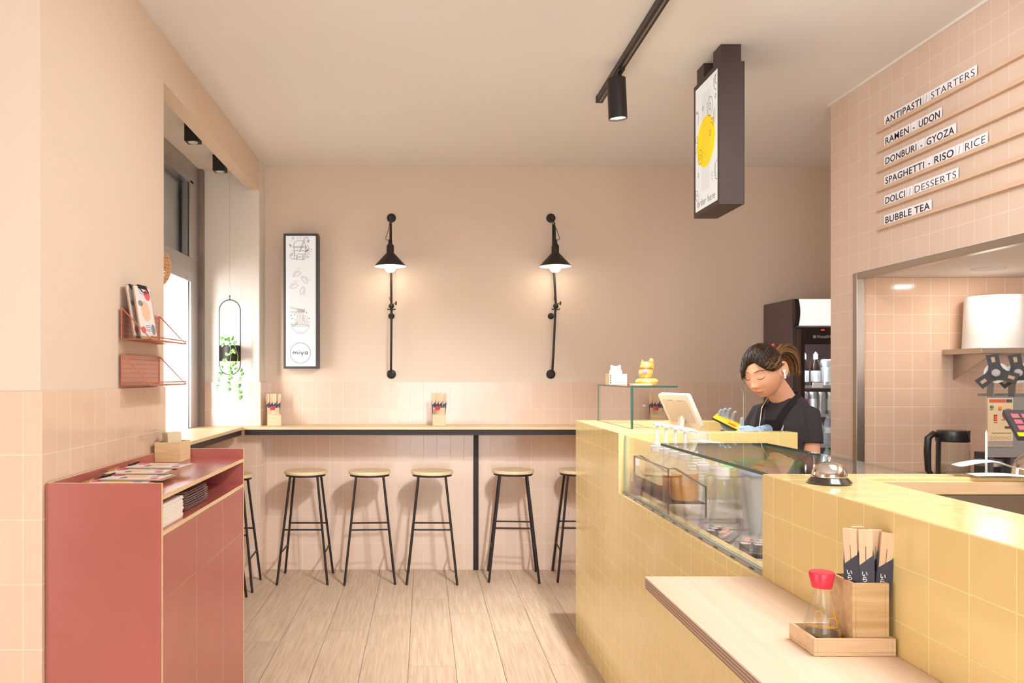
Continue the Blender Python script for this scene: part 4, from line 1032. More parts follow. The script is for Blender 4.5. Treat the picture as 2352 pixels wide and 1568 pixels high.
# rounded letters of the name
def stroke(pts): ribbon(d, pts, .0052); [d.add([(p[0] + .0026 * math.cos(2 * math.pi * k / 10), p[1] + .0026 * math.sin(2 * math.pi * k / 10), 0) for k in range(10)], [tuple(range(10))]) for p in (pts[0], pts[-1])]
LX = lambda px, py: ((px - 500) * u2, (1180 - py) * u2)
stroke([LX(338, 1205), LX(338, 1160)]); stroke([LX(338, 1178)] + [LX(362 + 24 * math.cos(a), 1180 - 24 * math.sin(a)) for a in (2.6, 2.1, 1.57, 1.0, .5, 0)] + [LX(386, 1205)]); stroke([LX(386, 1178)] + [LX(410 + 22 * math.cos(a), 1180 - 24 * math.sin(a)) for a in (2.6, 2.1, 1.57, 1.0, .5, 0)] + [LX(432, 1205)])
stroke([LX(473, 1158), LX(473, 1205)]); stroke([LX(473, 1124), LX(474, 1127)])
stroke([LX(516, 1158), LX(518, 1185), LX(530, 1200), LX(545, 1202), LX(560, 1190), LX(565, 1158)]); stroke([LX(543, 1202), LX(543, 1238)])
stroke([LX(632 + 28 * math.cos(a), 1180 - 26 * math.sin(a)) for a in [2 * math.pi * k / 18 for k in range(19)]]); stroke([LX(658, 1160), LX(658, 1200), LX(668, 1206)])
on_front(d, -.9035, 1.44 + (864 - (690 + 1180 / 9.8)) * 5.87 / 1840); d.build('logo', lined, pn)

# ---- hanging box sign by the counter
hs = thing('hanging_sign', 'dark hanging light box sign over the counter with a yellow circle', 'sign', (1.443, 3.92, 3.0))
hx0, hx1, hy0, hy1, hz0, hz1 = 1.384, 1.503, 3.75, 4.102, 2.247, 2.9155
bronze = mat('dark_bronze', '#4A3C38', .5, .2, var=.06, vscale=200)
MB().box(hx0 + .004, hx1, hy0, hy1, hz0, hz1).box(hx0, hx0 + .004, hy0, hy0 + .022, hz0, hz1).box(hx0, hx0 + .004, hy1 - .022, hy1, hz0, hz1).box(hx0, hx0 + .004, hy0 + .022, hy1 - .022, hz0, hz0 + .024).box(hx0, hx0 + .004, hy0 + .022, hy1 - .022, hz1 - .024, hz1).build('housing', bronze, hs)
for y0 in (hy0 + .012, hy1 - .112): MB().box(hx0 + .012, hx1 - .012, y0, y0 + .10, hz1, 2.9995).build('mount_post', bronze, hs)
pn2 = MB().box(hx0 + .001, hx0 + .0038, hy0 + .022, hy1 - .022, hz0 + .024, hz1 - .024).build('panel', white_lit, hs)
for y, z in ((hy0 + .05, 2.85), (hy0 + .05, 2.30)): MB().lathe([(0, -.001), (.003, -.001), (.003, .001), (0, .001)], (hx0 + .07, hy0, z), 10, axis='y').build('screw', bronze, hs)
# drawing plane: u runs from far to near (-Y), v up
def on_left(mb, xo): return mb.xf(Matrix.Translation((hx0 + xo, (hy0 + hy1) / 2, (hz0 + hz1) / 2)) @ Matrix(((0, 0, -1, 0), (-1, 0, 0, 0), (0, 1, 0, 0), (0, 0, 0, 1))))
d = MB(); d.add([(-.005 + .125 * math.cos(2 * math.pi * k / 48), .012 + .125 * math.sin(2 * math.pi * k / 48), 0) for k in range(48)], [tuple(range(48))])
on_left(d, .0006); d.build('yellow_disc', mat('sun_yellow', '#FFD500', .5, emit='#FFD300', es=.25), pn2)
d = MB()
for k in range(7): ribbon(d, wave(-.048 + .016 * k, .255, -.055 + .0165 * k, -.225, .0045, 7, .5, 80), .0016)
on_left(d, .0003); d.build('noodle_lines', mat('line_grey', '#8F8A89', .5), pn2)
d = MB(); E_ = lambda pts, w=.0034, cl=False: ribbon(d, pts, w, cl)
def egg_(cx, cy, rx, ry): E_(arc(cx, cy, rx, ry, n=24)); E_(arc(cx, cy, rx * .4, ry * .35, n=14))
egg_(.052, .165, .034, .046); egg_(-.085, -.045, .03, .036); E_(arc(.055, .035, .009, .012, n=12)); E_(arc(-.045, .185, .007, .01, n=10)); E_(arc(.125, .19, .007, .01, n=10)); E_(arc(-.11, -.13, .008, .01, n=10))
E_([(.06, .09), (.095, .06), (.118, .08), (.12, .115), (.112, .14), (.098, .115), (.098, .095), (.078, .098)], cl=True); E_([(.082, .072), (.09, .097)]); E_([(.105, .068), (.099, .098)])
E_(arc(-.128, .16, .022, .03, -80, 120, 14)); E_([(-.148, .19), (-.13, .2), (-.118, .185)])
E_([(-.15, .05), (-.135, .075), (-.118, .06), (-.125, .02), (-.148, -.015)]); E_([(-.148, .045), (-.13, .04)])
E_([(.118, .25), (.105, .275), (.125, .29)]); E_(arc(.135, .255, .03, .036, 100, 270, 14)); E_(arc(.15, .27, .025, .03, 120, 250, 10))
E_([(.15, -.12), (.12, -.13), (.112, -.16), (.122, -.2), (.15, -.21)]); E_([(.13, -.135), (.124, -.165), (.132, -.195)])
E_([(-.15, -.2), (-.125, -.205), (-.105, -.24), (-.108, -.275), (-.15, -.235)], cl=True); E_([(-.148, -.215), (-.122, -.235)])
for a, b_ in ((.09, -.165), (.088, -.18), (.092, -.195)): E_([(a, b_), (a - .012, b_ + .002)])
on_left(d, .0002); d.build('food_drawing', mat('line_sign', '#5A504F', .5), pn2)
tx = text_mb('order here', .052, -.0006, .0004, align='CENTER', spacing=1.12, xs=.92); a_, c_ = width_of(tx); tx.v = [((a - (a_ + c_) / 2) * .245 / (c_ - a_) - .004, b_ * 1.0 - .292, c) for a, b_, c in tx.v]
on_left(tx, .0004); tx.build('lettering', lined, pn2)

# ---- ceiling track and its spotlight
tk = thing('ceiling_track', 'black lighting track on the ceiling', 'track', (.98, 3.0, 3.0))
MB().box(.962, .998, .6, 4.47, 2.966, 2.9995).build('rail', M['black'], tk)
MB().box(.975, .985, .6, 4.44, 2.964, 2.9665).build('groove', mat('track_groove', '#8F8983', .35, .7), tk)
MB().box(.960, 1.0, 4.44, 4.475, 2.965, 2.9995).build('end_cap', M['black'], tk, bevel=.001)
sp = thing('track_spotlight', 'black cylinder spotlight hanging from the ceiling track', 'lamp', (.98, 4.02, 2.965))
ax_ = Vector((.055, .05, -1)).normalized(); top = Vector((.957, 3.98, 2.92)); bot = top + ax_ * .20
MB().box(.966, .994, 3.955, 4.065, 2.952, 2.9655).cyl((.98, 4.0, 2.955), (.972, 3.995, 2.92), .011, n=14).bar((.972, 3.995, 2.925), (.957, 3.985, 2.905), .02, .03).build('adapter', M['black'], sp)
uu = ax_.orthogonal().normalized(); ww = ax_.cross(uu)
def ring(c, r, n=32): return [c + (uu * math.cos(2 * math.pi * k / n) + ww * math.sin(2 * math.pi * k / n)) * r for k in range(n)]
MB().rings([ring(top, .043), ring(top + ax_ * .003, .046), ring(bot, .046), ring(bot, .042), ring(bot - ax_ * .012, .040)], cap=True).build('housing', M['black'], sp)
MB().rings([ring(bot - ax_ * .0115, .0395), ring(bot - ax_ * .009, .0395)]).build('lens', mat('lit_lens', '#FFFFFF', .3, emit='#FFF6E8', es=8), sp)
L = light('spot_and_fill_beam', 'SPOT', bot + ax_ * .02, (0, 0, 0), 110, (.98, .98, .98), spot_size=R(70), spot_blend=.8, shadow_soft_size=.03)
L.rotation_euler = ax_.to_track_quat('-Z', 'Y').to_euler()
for (x, y, T_, pw, cone) in ((.98, 2.9, (0, 5.75, .1), 125, 58), (.98, 2.5, (-.2, 5.0, 0), 135, 72), (.98, 1.4, (.9, 1.7, 1.0), 12, 95), (.98, 3.05, (-1.18, 2.9, 1.3), 42, 95), (.98, 2.7, (2.33, 3.7, 2.1), 26, 95)):  # unseen fill spots added along the track, without housings
    L = light('spot_and_fill_beam', 'SPOT', (x, y, 2.86), (0, 0, 0), pw, (.91, .965, 1), spot_size=R(cone), spot_blend=1.0, shadow_soft_size=.06)
    L.rotation_euler = (Vector(T_) - Vector((x, y, 2.86))).to_track_quat('-Z', 'Y').to_euler()

# ---- menu strips on rails, on the tiled wall
WX = 2.3375
railw = wood('rail_oak', '#D8B294', '#E4C4A8', 'y', .5); stripm = mat('menu_card', '#FDF8FC', .5); blackp = mat('black_letters', '#231F20', .5)
ROWS = [(2.701, [('ANTIPASTI', 1, 4.05, 3.738), ('/', 0, 3.732, 3.69), ('STARTERS', 0, 3.686, 3.374)]),
        (2.599, [('RAMEN', 1, 4.05, 3.833), ('-', 1, 3.828, 3.781), ('UDON', 1, 3.777, 3.602)]),
        (2.498, [('DONBURI', 1, 4.05, 3.774), ('-', 1, 3.770, 3.725), ('GYOZA', 1, 3.719, 3.505)]),
        (2.399, [('SPAGHETTI', 1, 4.05, 3.716), ('-', 1, 3.712, 3.667), ('RISO', 1, 3.663, 3.508), ('/', 0, 3.504, 3.459), ('RICE', 0, 3.455, 3.309)]),
        (2.299, [('DOLCI', 1, 4.05, 3.864), ('/', 0, 3.859, 3.814), ('DESSERTS', 0, 3.809, 3.491)]),
        (2.201, [('BUBBLE TEA', 1, 4.05, 3.674)])]
ordn = ['first', 'second', 'third', 'fourth', 'fifth', 'lowest']
for i, (z, items) in enumerate(ROWS):
    q = thing('menu_rail', 'pale wooden menu rail, %s from the top on the tiled wall' % ordn[i], 'rail', (WX, 3.2, z), 'wooden menu rails')
    MB().box(2.319, 2.337, 2.2, 4.11, z - .016, z - .002).box(2.319, 2.323, 2.2, 4.11, z - .002, z + .002).build('rail', railw, q)
    for j, (s, bold, ya, yb) in enumerate(items):
        nm = {'/': 'slash', '-': 'dash'}.get(s, s)
        nxt = '' if s not in '/-' else ' before %s' % items[j + 1][0]
        q = thing('menu_card', 'white menu card reading %s%s on the %s wooden rail' % (nm, nxt, ordn[i]), 'sign', (2.33, (ya + yb) / 2, z), 'menu cards on the rails')
        MB().box(2.3285, 2.3305, yb, ya, z - .0015, z + .051).build('card', stripm, q)
        t = text_mb(s, .046, .0006 if bold else -.0004, .0004, spacing=1.08)
        a, c = width_of(t); W = ya - yb
        if s in '/-': k = 1.0; offx = (W - (c - a)) / 2
        else: k = (W - .022) / (c - a); offx = .011
        t.v = [((x_ - a) * k + offx, y_ + .0095, z_) for x_, y_, z_ in t.v]
        WM = (Matrix.Translation((2.3281, ya, z)) @ Matrix(((0, 0, -1, 0), (-1, 0, 0, 0), (0, 1, 0, 0), (0, 0, 0, 1))))
        cuts = [-9, 9]
        if ' ' in s:                              # two words: one piece of lettering each
            xs = sorted({round(v[0], 4) for v in t.v}); g_ = max(range(len(xs) - 1), key=lambda i: xs[i + 1] - xs[i]); cuts = [-9, (xs[g_] + xs[g_ + 1]) / 2, 9]
        for lo, hi in zip(cuts, cuts[1:]):
            wd = MB(); keep = {}
            for i_, v in enumerate(t.v):
                if lo <= v[0] < hi: keep[i_] = len(wd.v); wd.v.append(v)
            for f in t.f:
                if all(i_ in keep for i_ in f): wd.f.append(tuple(keep[i_] for i_ in f)); wd.m.append(0)
            wd.xf(WM).build('lettering', blackp, q)

# ---- drinks fridge
fx0, fx1, fy0, fy1, fz = 2.526, 3.13, 5.43, 5.95, 1.97
fr_ = thing('drinks_fridge', 'dark glass door drinks fridge behind the tiled wall corner', 'fridge', ((fx0 + fx1) / 2, 5.69, 0))
fm_ = mat('fridge_purple_grey', '#5E4B4B', .5, .1); fk = mat('fridge_black', '#221C1F', .4)
MB().box(fx0, fx0 + .03, fy0 + .06, fy1, .02, fz).box(fx1 - .03, fx1, fy0 + .06, fy1, .02, fz).box(fx0 + .03, fx1 - .03, fy1 - .03, fy1, .02, fz).box(fx0 + .03, fx1 - .03, fy0 + .06, fy1 - .03, fz - .19, fz).box(fx0 + .03, fx1 - .03, fy0 + .06, fy1 - .03, .02, .25).build('cabinet', fm_, fr_, bevel=.003)
MB().box(fx0 + .02, fx1 - .02, fy0 + .1, fy1 - .02, 0, .02).build('feet', fk, fr_)
hd_ = []
for k in range(9):
    a = k / 8; hd_.append((fy0 + .004 + .045 * (1 - math.sin(math.pi * (.15 + .7 * a))) , 1.785 + .182 * a))
MB().prism([(fy0 + .06, 1.785)] + hd_ + [(fy0 + .06, 1.967)], fx0, fx0 + .03, 'x').prism([(fy0 + .06, 1.785)] + hd_ + [(fy0 + .06, 1.967)], fx1 - .03, fx1, 'x').build('header_cheek', fk, fr_)
MB().prism([(fy0 + .058, 1.79)] + [(y + .003, z) for y, z in hd_[0:9]] + [(fy0 + .058, 1.962)], fx0 + .031, fx1 - .031, 'x').build('lit_header', mat('lit_header', '#D8D6D4', .5, emit='#F2F0EE', es=.55), fr_)
lb = text_mb('DRINKS', .09, .004, .001)
bm_ = MB(); bm_.box(2.775, 2.79, fy0 + .0015, fy0 + .004, 1.825, 1.915).box(2.79, 2.82, fy0 + .0015, fy0 + .004, 1.825, 1.838).box(2.79, 2.82, fy0 + .0015, fy0 + .004, 1.902, 1.915)
bm_.build('header_mark', mat('mark_grey', '#A7A4A6', .5), fr_)
dm = MB().box(fx0 + .004, fx0 + .065, fy0 + .012, fy0 + .055, .26, 1.775).box(fx1 - .065, fx1 - .004, fy0 + .012, fy0 + .055, .26, 1.775).box(fx0 + .065, fx1 - .065, fy0 + .012, fy0 + .055, 1.655, 1.775).box(fx0 + .065, fx1 - .065, fy0 + .012, fy0 + .055, .26, .34)
door = dm.build('door', fk, fr_, bevel=.002)
MB().box(fx0 + .066, fx1 - .066, fy0 + .03, fy0 + .034, .34, 1.655).build('door_glass', glass('fridge_glass', (.93, .95, .96, 1)), door)
MB().box(fx0 + .008, fx0 + .03, fy0 - .006, fy0 + .012, .5, 1.76).build('handle', mat('handle_brown', '#5A4740', .4, .3), door)
lt = text_mb('Metalfrio', .030, .0005, .0004); lt.v = [(a + 2.672, fy0 + .0112 - c, b_ + 1.700) for a, b_, c in lt.v]; lt.lathe([(0, fy0 + .0112), (.011, fy0 + .0112), (.011, fy0 + .0118), (0, fy0 + .0118)], (2.655, 0, 1.709), 16, axis='y')
lt.build('lettering', mat('logo_grey', '#B9B4B6', .4), door)
MB().box(2.700, 2.722, fy0 + .0105, fy0 + .0118, 1.752, 1.758).build('indicator', mat('red_led', '#FF3020', .3, emit='#FF2A1A', es=2.5), door)
SH = [1.372, 1.176, .966, .76]
wl = mat('shelf_chrome', '#C9CCCE', .3, .6)
for z in SH: MB().box(fx0 + .035, fx1 - .035, fy0 + .065, fy1 - .035, z - .008, z).box(fx0 + .035, fx1 - .035, fy0 + .060, fy0 + .065, z - .014, z + .006).build('shelf', wl, fr_)
for x in (2.665, 2.80): MB().box(x, x + .07, fy0 + .0565, fy0 + .0595, 1.362, 1.398).build('price_holder', whitep, fr_)
MB().box(fx0 + .034, fx0 + .042, fy0 + .07, fy0 + .085, .4, 1.74).build('lamp_strip', mat('fridge_lamp', '#FFFFFF', .4, emit='#F4FAFF', es=6), fr_)
light('fridge_light', 'AREA', (2.82, 5.52, 1.74), (-20, 0, 0), 5, (.95, .98, 1), shape='RECTANGLE', size=.4, size_y=.1)
light('fridge_light', 'AREA', (2.575, 5.53, 1.1), (0, -90, 0), 5, (.95, .98, 1), shape='RECTANGLE', size=1.2, size_y=.05)
bd = mat('dark_bottle', '#2B2018', .1); can = mat('can_silver', '#C9CBCE', .25, .7); lbw = mat('label_white', '#E9ECEF', .5); lby = mat('label_yellow', '#F0B418', .5); lbb = mat('label_blue', '#3C6C94', .5); pinkm = mat('can_pink', '#D8408A', .4); grn = mat('green_cap', '#1F9C6C', .4); petm = glass('pet_plastic', (.95, .97, .98, 1), .05, 1, 1.4, .22, (.86, .89, .92, 1))
def beer(label, x, y, z, body, lab, neck, group):
    t = thing('drink_bottle', label, 'bottle', (x, y, z), group)
    MB().lathe([(0, 0), (.030, 0), (.031, .004), (.031, .125), (.026, .15), (.014, .185), (.0135, .225), (0, .225)], (x, y, z + .001), 20).build('bottle_body', body, t)
    MB().lathe([(.0312, .03), (.0316, .031), (.0316, .105), (.0312, .106)], (x, y, z + .001), 20).build('label', lab, t)
    MB().lathe([(.0142, .185), (.0146, .19), (.0143, .22), (0, .238), (0, .226)], (x, y, z + .001), 16).build('cap', neck, t)
    return t
def cann(label, x, y, z, r, h, band, group):
    t = thing('drink_can', label, 'can', (x, y, z), group)
    MB().lathe([(0, .001), (r * .8, .001), (r, .008), (r, h - .012), (r * .82, h), (r * .78, h - .004), (0, h - .004)], (x, y, z + .001), 22).build('can_body', can, t)
    MB().lathe([(r + .0002, .03), (r + .0005, .031), (r + .0005, h * .7), (r + .0002, h * .701)], (x, y, z + .001), 22).build('print_band', band, t)
def pet(label, x, y, z, capm_, lab, group, r=.034, h=.205):
    t = thing('water_bottle', label, 'bottle', (x, y, z), group)
    MB().lathe([(0, .001), (r * .9, .001), (r, .008), (r, h * .28), (r * .9, h * .33), (r, h * .38), (r, h * .62), (r * .75, h * .78), (.014, h * .9), (.014, h * .93), (0, h * .93)], (x, y, z + .001), 20).build('bottle_body', petm, t)
    MB().lathe([(r + .0003, h * .4), (r + .0006, h * .405), (r + .0006, h * .58), (r + .0003, h * .585)], (x, y, z + .001), 20).build('label', lab, t)
    MB().lathe([(0, h * .92), (.016, h * .92), (.016, h), (0, h)], (x, y, z + .001), 16).build('cap', capm_, t)
g1, g2, g3, g4 = ['drinks on the %s fridge shelf' % s for s in ('top', 'second', 'third', 'bottom')]
beer('bottle with a white and blue label at the left of the top fridge shelf', 2.635, 5.55, SH[0], bd, lbw, lbw, g1)
beer('dark bottle with a yellow label on the top fridge shelf', 2.672, 5.64, SH[0], bd, lby, lbw, g1)
beer('dark bottle with a white label on the top fridge shelf', 2.716, 5.55, SH[0], bd, lbw, lbw, g1)
cann('large silver can on the top fridge shelf', 2.79, 5.55, SH[0], .040, .185, lbw, g1)
for k in range(4): cann('silver can %s on the second fridge shelf' % ['with pink print at the left', 'next to the left one', 'second from the tiled wall corner', 'nearest the tiled wall corner'][k], 2.632 + .061 * k, 5.545, SH[1], .0275, .155, (pinkm, lbw, can, lbw)[k], g2)
for k in range(3): pet('clear water bottle %s on the third fridge shelf' % ['half hidden by the arm', 'in the middle', 'nearest the tiled wall corner'][k], 2.655 + .074 * k, 5.55, SH[2], whitep, lbw, g3)
for k in range(3): pet('green capped bottle %s on the lowest visible fridge shelf' % ['at the left', 'in the middle', 'nearest the tiled wall corner'][k], 2.65 + .074 * k, 5.55, SH[3], grn, grn, g4, h=.19)
# ================================================================ KITCHEN BEHIND THE OPENING
kc = thing('kitchen_counter', 'steel kitchen worktop behind the tiled wall opening', 'counter', (3.2, 3.8, 0))
MB().box(2.48, 4.09, 3.35, 4.326, .885, .925).build('worktop', M['steel'], kc, bevel=.003)
MB().box(2.50, 4.09, 3.40, 4.325, 0, .885).build('base_cabinet', M['alu'], kc)
dl = thing('downlight', 'round recessed downlight in the kitchen ceiling', 'lamp', (2.805, 3.98, 1.974))
MB().lathe([(.055, 1.9747), (.075, 1.9747), (.073, 1.970), (.056, 1.969)], (2.805, 3.98, 0), 36).build('trim_ring', mat('ring_grey', '#D8CFC6', .4), dl)
MB().lathe([(0, 1.9735), (.056, 1.9735), (.056, 1.971), (0, 1.971)], (2.805, 3.98, 0), 36).build('lens', mat('lit_lens_kitchen', '#FFFFFF', .3, emit='#FFF2DF', es=3), dl)
light('downlight_glow', 'AREA', (2.805, 3.97, 1.965), (0, 0, 0), 1.7, (1, .95, .9), shape='DISK', size=.11)
light('kitchen_fill', 'AREA', (3.0, 2.3, 1.93), (42, 0, 0), 11, (1, .97, .94), shape='RECTANGLE', size=.8, size_y=1.4)  # added unseen fill, tilted to brighten the kitchen back wall and roll

kt = thing('electric_kettle', 'glass kettle with a black lid and handle in the kitchen', 'kettle', (2.44 + .07, 3.75, .9255))
kx, ky, kz = 2.475, 3.70, .9255
kb = mat('kettle_black', '#2B2523', .35)
kx = 2.575; ky = 3.90
kt.location = (kx, ky, kz)
MB().lathe([(0, 0), (.082, 0), (.082, .012), (.078, .018), (0, .018)], (kx, ky, kz), 32).build('base', kb, kt)
MB().lathe([(0, .019), (.074, .019), (.076, .025), (.070, .205), (.068, .205), (.072, .03), (0, .026)], (kx, ky, kz), 32).build('glass_jug', soyg, kt)
MB().lathe([(0, .026), (.0705, .028), (.0685, .08), (0, .08)], (kx, ky, kz), 32).build('water', glass('kettle_water', (.86, .84, .8, 1), .02), kt)
MB().lathe([(.072, .198), (.073, .205), (.069, .246), (.064, .252), (0, .253)], (kx, ky, kz), 32).prism([(kx + .05, ky - .018), (kx + .088, ky), (kx + .05, ky + .018)], kz + .225, kz + .25).build('lid', kb, kt, bevel=.001)
MB().tube([(kx - .066, ky, kz + .225), (kx - .10, ky - .01, kz + .236), (kx - .128, ky - .014, kz + .215), (kx - .132, ky - .015, kz + .15), (kx - .128, ky - .014, kz + .06), (kx - .105, ky - .01, kz + .03), (kx - .072, ky, kz + .025)], [.012, .015, .016, .016, .014, .011, .009], 12).build('handle', kb, kt)
MB().bar((kx - .074, ky - .006, kz + .02), (kx - .071, ky - .006, kz + .235), .018, .014, (1, 0, 0)).build('handle_strap', kb, kt)

# wall shelf with a paper roll
ks = thing('steel_wall_shelf', 'steel wall shelf in the kitchen under the paper roll', 'shelf', (3.1, 4.2, 1.55))
MB().box(2.80, 3.45, 4.02, 4.327, 1.555, 1.583).build('shelf', M['steel'], ks, bevel=.002)
for x in (2.86, 3.35): MB().prism([(4.327, 1.42), (4.327, 1.555), (4.05, 1.555), (4.05, 1.545)], x, x + .004, 'x').build('bracket', M['steel'], ks)
pr = thing('paper_roll', 'large white paper roll standing on the kitchen wall shelf', 'paper roll', (2.985, 4.18, 1.5835))
MB().lathe([(.03, 0), (.148, 0), (.1485, .004), (.138, .268), (.136, .272), (.03, .272), (.03, 0)], (2.985, 4.18, 1.5835), 56).build('roll', mat('roll_paper', '#F4EEE6', .85, bump=.25, bscale=40, vs3=(1, 1, 9)), pr)
MB().lathe([(.024, .001), (.0298, .001), (.0298, .271), (.024, .271), (.024, .001)], (2.985, 4.18, 1.5835), 24).build('core', mat('core_card', '#B79A78', .8), pr)

# cup sealing machine with film reels
sm = thing('cup_sealer', 'grey cup sealing machine with a printed control panel and black film reels', 'machine', (2.66, 3.72, .9255))
grey = mat('machine_grey', '#8E8A88', .45, .3); dkg = mat('machine_dark', '#4B484A', .5)
x0, x1, yf2 = 2.532, 2.651, 3.60
MB().prism([(x0, yf2 + .002), (2.90, yf2 + .002), (3.02, 3.90), (x0 + .225, 3.90)], 1.075, 1.348).build('body', grey, sm, bevel=.002)
MB().box(2.68, 2.90, 3.72, 3.90, .927, 1.075).box(2.545, 2.562, 3.603, 3.62, .935, 1.075).box(2.64, 2.66, 3.603, 3.64, .927, 1.075).box(2.54, 2.80, 3.60, 3.76, .9258, .935).build('column', dkg, sm)
panelm = mat('panel_beige', '#D9BE97', .5)
cpn = MB().box(x0 + .002, x1 - .004, yf2 - .002, yf2 + .002, 1.125, 1.342).build('control_panel', panelm, sm)
def pb(name, m, xa, xb, za, zb, dy=.0015): return MB().box(xa, xb, yf2 - .002 - dy, yf2 - .002, za, zb).build(name, m, cpn)
pb('red_band', mat('panel_red', '#C8553A', .5), x0 + .008, x0 + .082, 1.322, 1.337, .0004); pb('black_band', dkg, x0 + .084, x1 - .008, 1.322, 1.337, .0004)
lt = text_mb('Sealer', .0, 0) if False else None
pb('steel_band', M['alu'], x0 + .002, x1 - .004, 1.128, 1.150, .0006)
def knob(name, m, x, z, r, d=.006): return MB().lathe([(0, yf2 - .002), (r, yf2 - .002), (r * .95, yf2 - .002 - d), (0, yf2 - .002 - d * 1.15)], (x, 0, z), 20, axis='y').build(name, m, cpn)
knob('green_lamp', mat('green_lamp', '#1F8A5E', .3), x0 + .018, 1.303, .007); knob('orange_lamp', mat('orange_lamp', '#F08A1E', .3), x0 + .055, 1.300, .007)
knob('dial_ring', mat('panel_red2', '#C65A38', .5), x0 + .094, 1.268, .028, .001); knob('dial', mat('dial_black', '#262223', .4), x0 + .092, 1.268, .021, .018); knob('dial_cap', M['alu'], x0 + .091, 1.268, .015, .024)
pb('switch', dkg, x0 + .029, x0 + .043, 1.240, 1.268, .002); pb('switch_rocker', mat('switch_red', '#E8402C', .3, emit='#FF3010', es=.8), x0 + .031, x0 + .041, 1.243, 1.262, .004)
pb('keyhole', dkg, x0 + .078, x0 + .112, 1.207, 1.216, .004)
for a, c, z in ((.01, .026, 1.288), (.047, .064, 1.287), (.062, .078, 1.242), (.098, .113, 1.235), (.030, .045, 1.230), (.02, .108, 1.183)): pb('caption', mat('caption_brown', '#8C5D3C', .6), x0 + a, x0 + c, z, z + .0035, .0003)
ic = MB()
for k in range(5): ribbon(ic, arc(-.04 + .02 * k, 0, .008, .006, n=12), .0012)
ic.xf(Matrix.Translation((x0 + .058, yf2 - .0025, 1.163)) @ Matrix.Rotation(R(90), 4, 'X')); ic.build('icon_row', dkg, cpn)
MB().lathe([(0, .0), (.055, 0), (.058, .006), (.058, .028), (.054, .028), (.054, .006), (0, .004)], (2.60, 3.68, 1.03), 30).build('cup_ring', M['alu'], sm)
def reel(label, c):
    """three armed black hub on the end of a film roll"""
    a = Vector((.62, .78, 0)); uu = Vector((0, 0, 1)); ww = a.cross(uu)
    c = Vector(c)
    def P(u_, v_, t_): return c + ww * u_ + uu * v_ + a * t_
    out = []
    for k in range(3):
        b_ = 100 + 120 * k
        for da, r in ((-16, .088), (16, .088), (34, .040), (60, .032), (86, .040)):
            out.append((r * math.cos(R(b_ + da)), r * math.sin(R(b_ + da))))
    h = MB().rings([[P(u_, v_, 0) for u_, v_ in out], [P(u_, v_, .006) for u_, v_ in out]])
    h.build('reel_hub', mat('reel_black', '#3A3638', .5), sm, bevel=.001)
    s_ = MB()
    for k in range(3):
        ca, sa = math.cos(R(100 + 120 * k)), math.sin(R(100 + 120 * k))
        s_.rings([[P(ca * r - sa * w_, sa * r + ca * w_, t_) for r, w_ in ((.048, -.007), (.072, -.007), (.072, .007), (.048, .007))] for t_ in (-.0006, .0002)])
    s_.build('hub_slot', M['alu'] if False else mat('slot_tan', '#B79A7C', .6), sm)
    MB().rings([[P(.012 * math.cos(2 * math.pi * k / 16), .012 * math.sin(2 * math.pi * k / 16), t_) for k in range(16)] for t_ in (-.028, .0)]).rings([[P(.017 * math.cos(2 * math.pi * k / 16), .017 * math.sin(2 * math.pi * k / 16), t_) for k in range(16)] for t_ in (-.008, .0)]).build('spindle', M['alu'], sm)
    MB().rings([[P(.046 * math.cos(2 * math.pi * k / 28), .046 * math.sin(2 * math.pi * k / 28), t_) for k in range(28)] for t_ in (.0065, .12)]).build('film_roll', mat('film_white', '#D9D2CC', .3, bump=.5, bscale=90), sm)
reel('a', (2.572, 3.60, 1.456)); reel('b', (2.672, 3.60, 1.456))
MB().box(2.60, 2.606, 3.66, 3.70, 1.348, 1.47).box(2.70, 2.706, 3.66, 3.70, 1.348, 1.47).box(2.60, 2.86, 3.74, 3.76, 1.348, 1.36).build('reel_bracket', grey, sm)
# card terminal / menu keypad with yellow edge
kp = thing('keypad', 'dark keypad device with a yellow edge at the right picture edge', 'device', (2.24, 3.0, 1.2))
kM = Matrix.Translation((2.352, 3.05, 1.262)) @ Matrix.Rotation(R(-18), 4, 'Z') @ Matrix.Rotation(R(32), 4, 'X')
MB().box(-.10, .10, -.09, .09, -.02, 0).xf(kM).build('case', dkg, kp, bevel=.002)
MB().box(-.098, .098, -.088, -.066, .0002, .002).xf(kM).build('yellow_edge', mat('warn_yellow', '#F3E100', .5), kp)
km_ = MB()
for a in range(5):
    for b_ in range(3): km_.box(-.085 + .034 * a, -.06 + .034 * a, -.05 + .04 * b_, -.022 + .04 * b_, .0002, .003)
km_.xf(kM).build('key_block', mat('key_pink', '#C9707C', .5), kp)
MB().cyl((2.352, 3.06, .70), (2.352, 3.06, 1.240), .012, n=12).box(2.29, 2.41, 3.0, 3.12, 0, .70).build('stand', dkg, kp)
MB().box(2.18, 2.46, 2.95, 3.28, 0, .925).build('side_table', M['alu']) if False else None
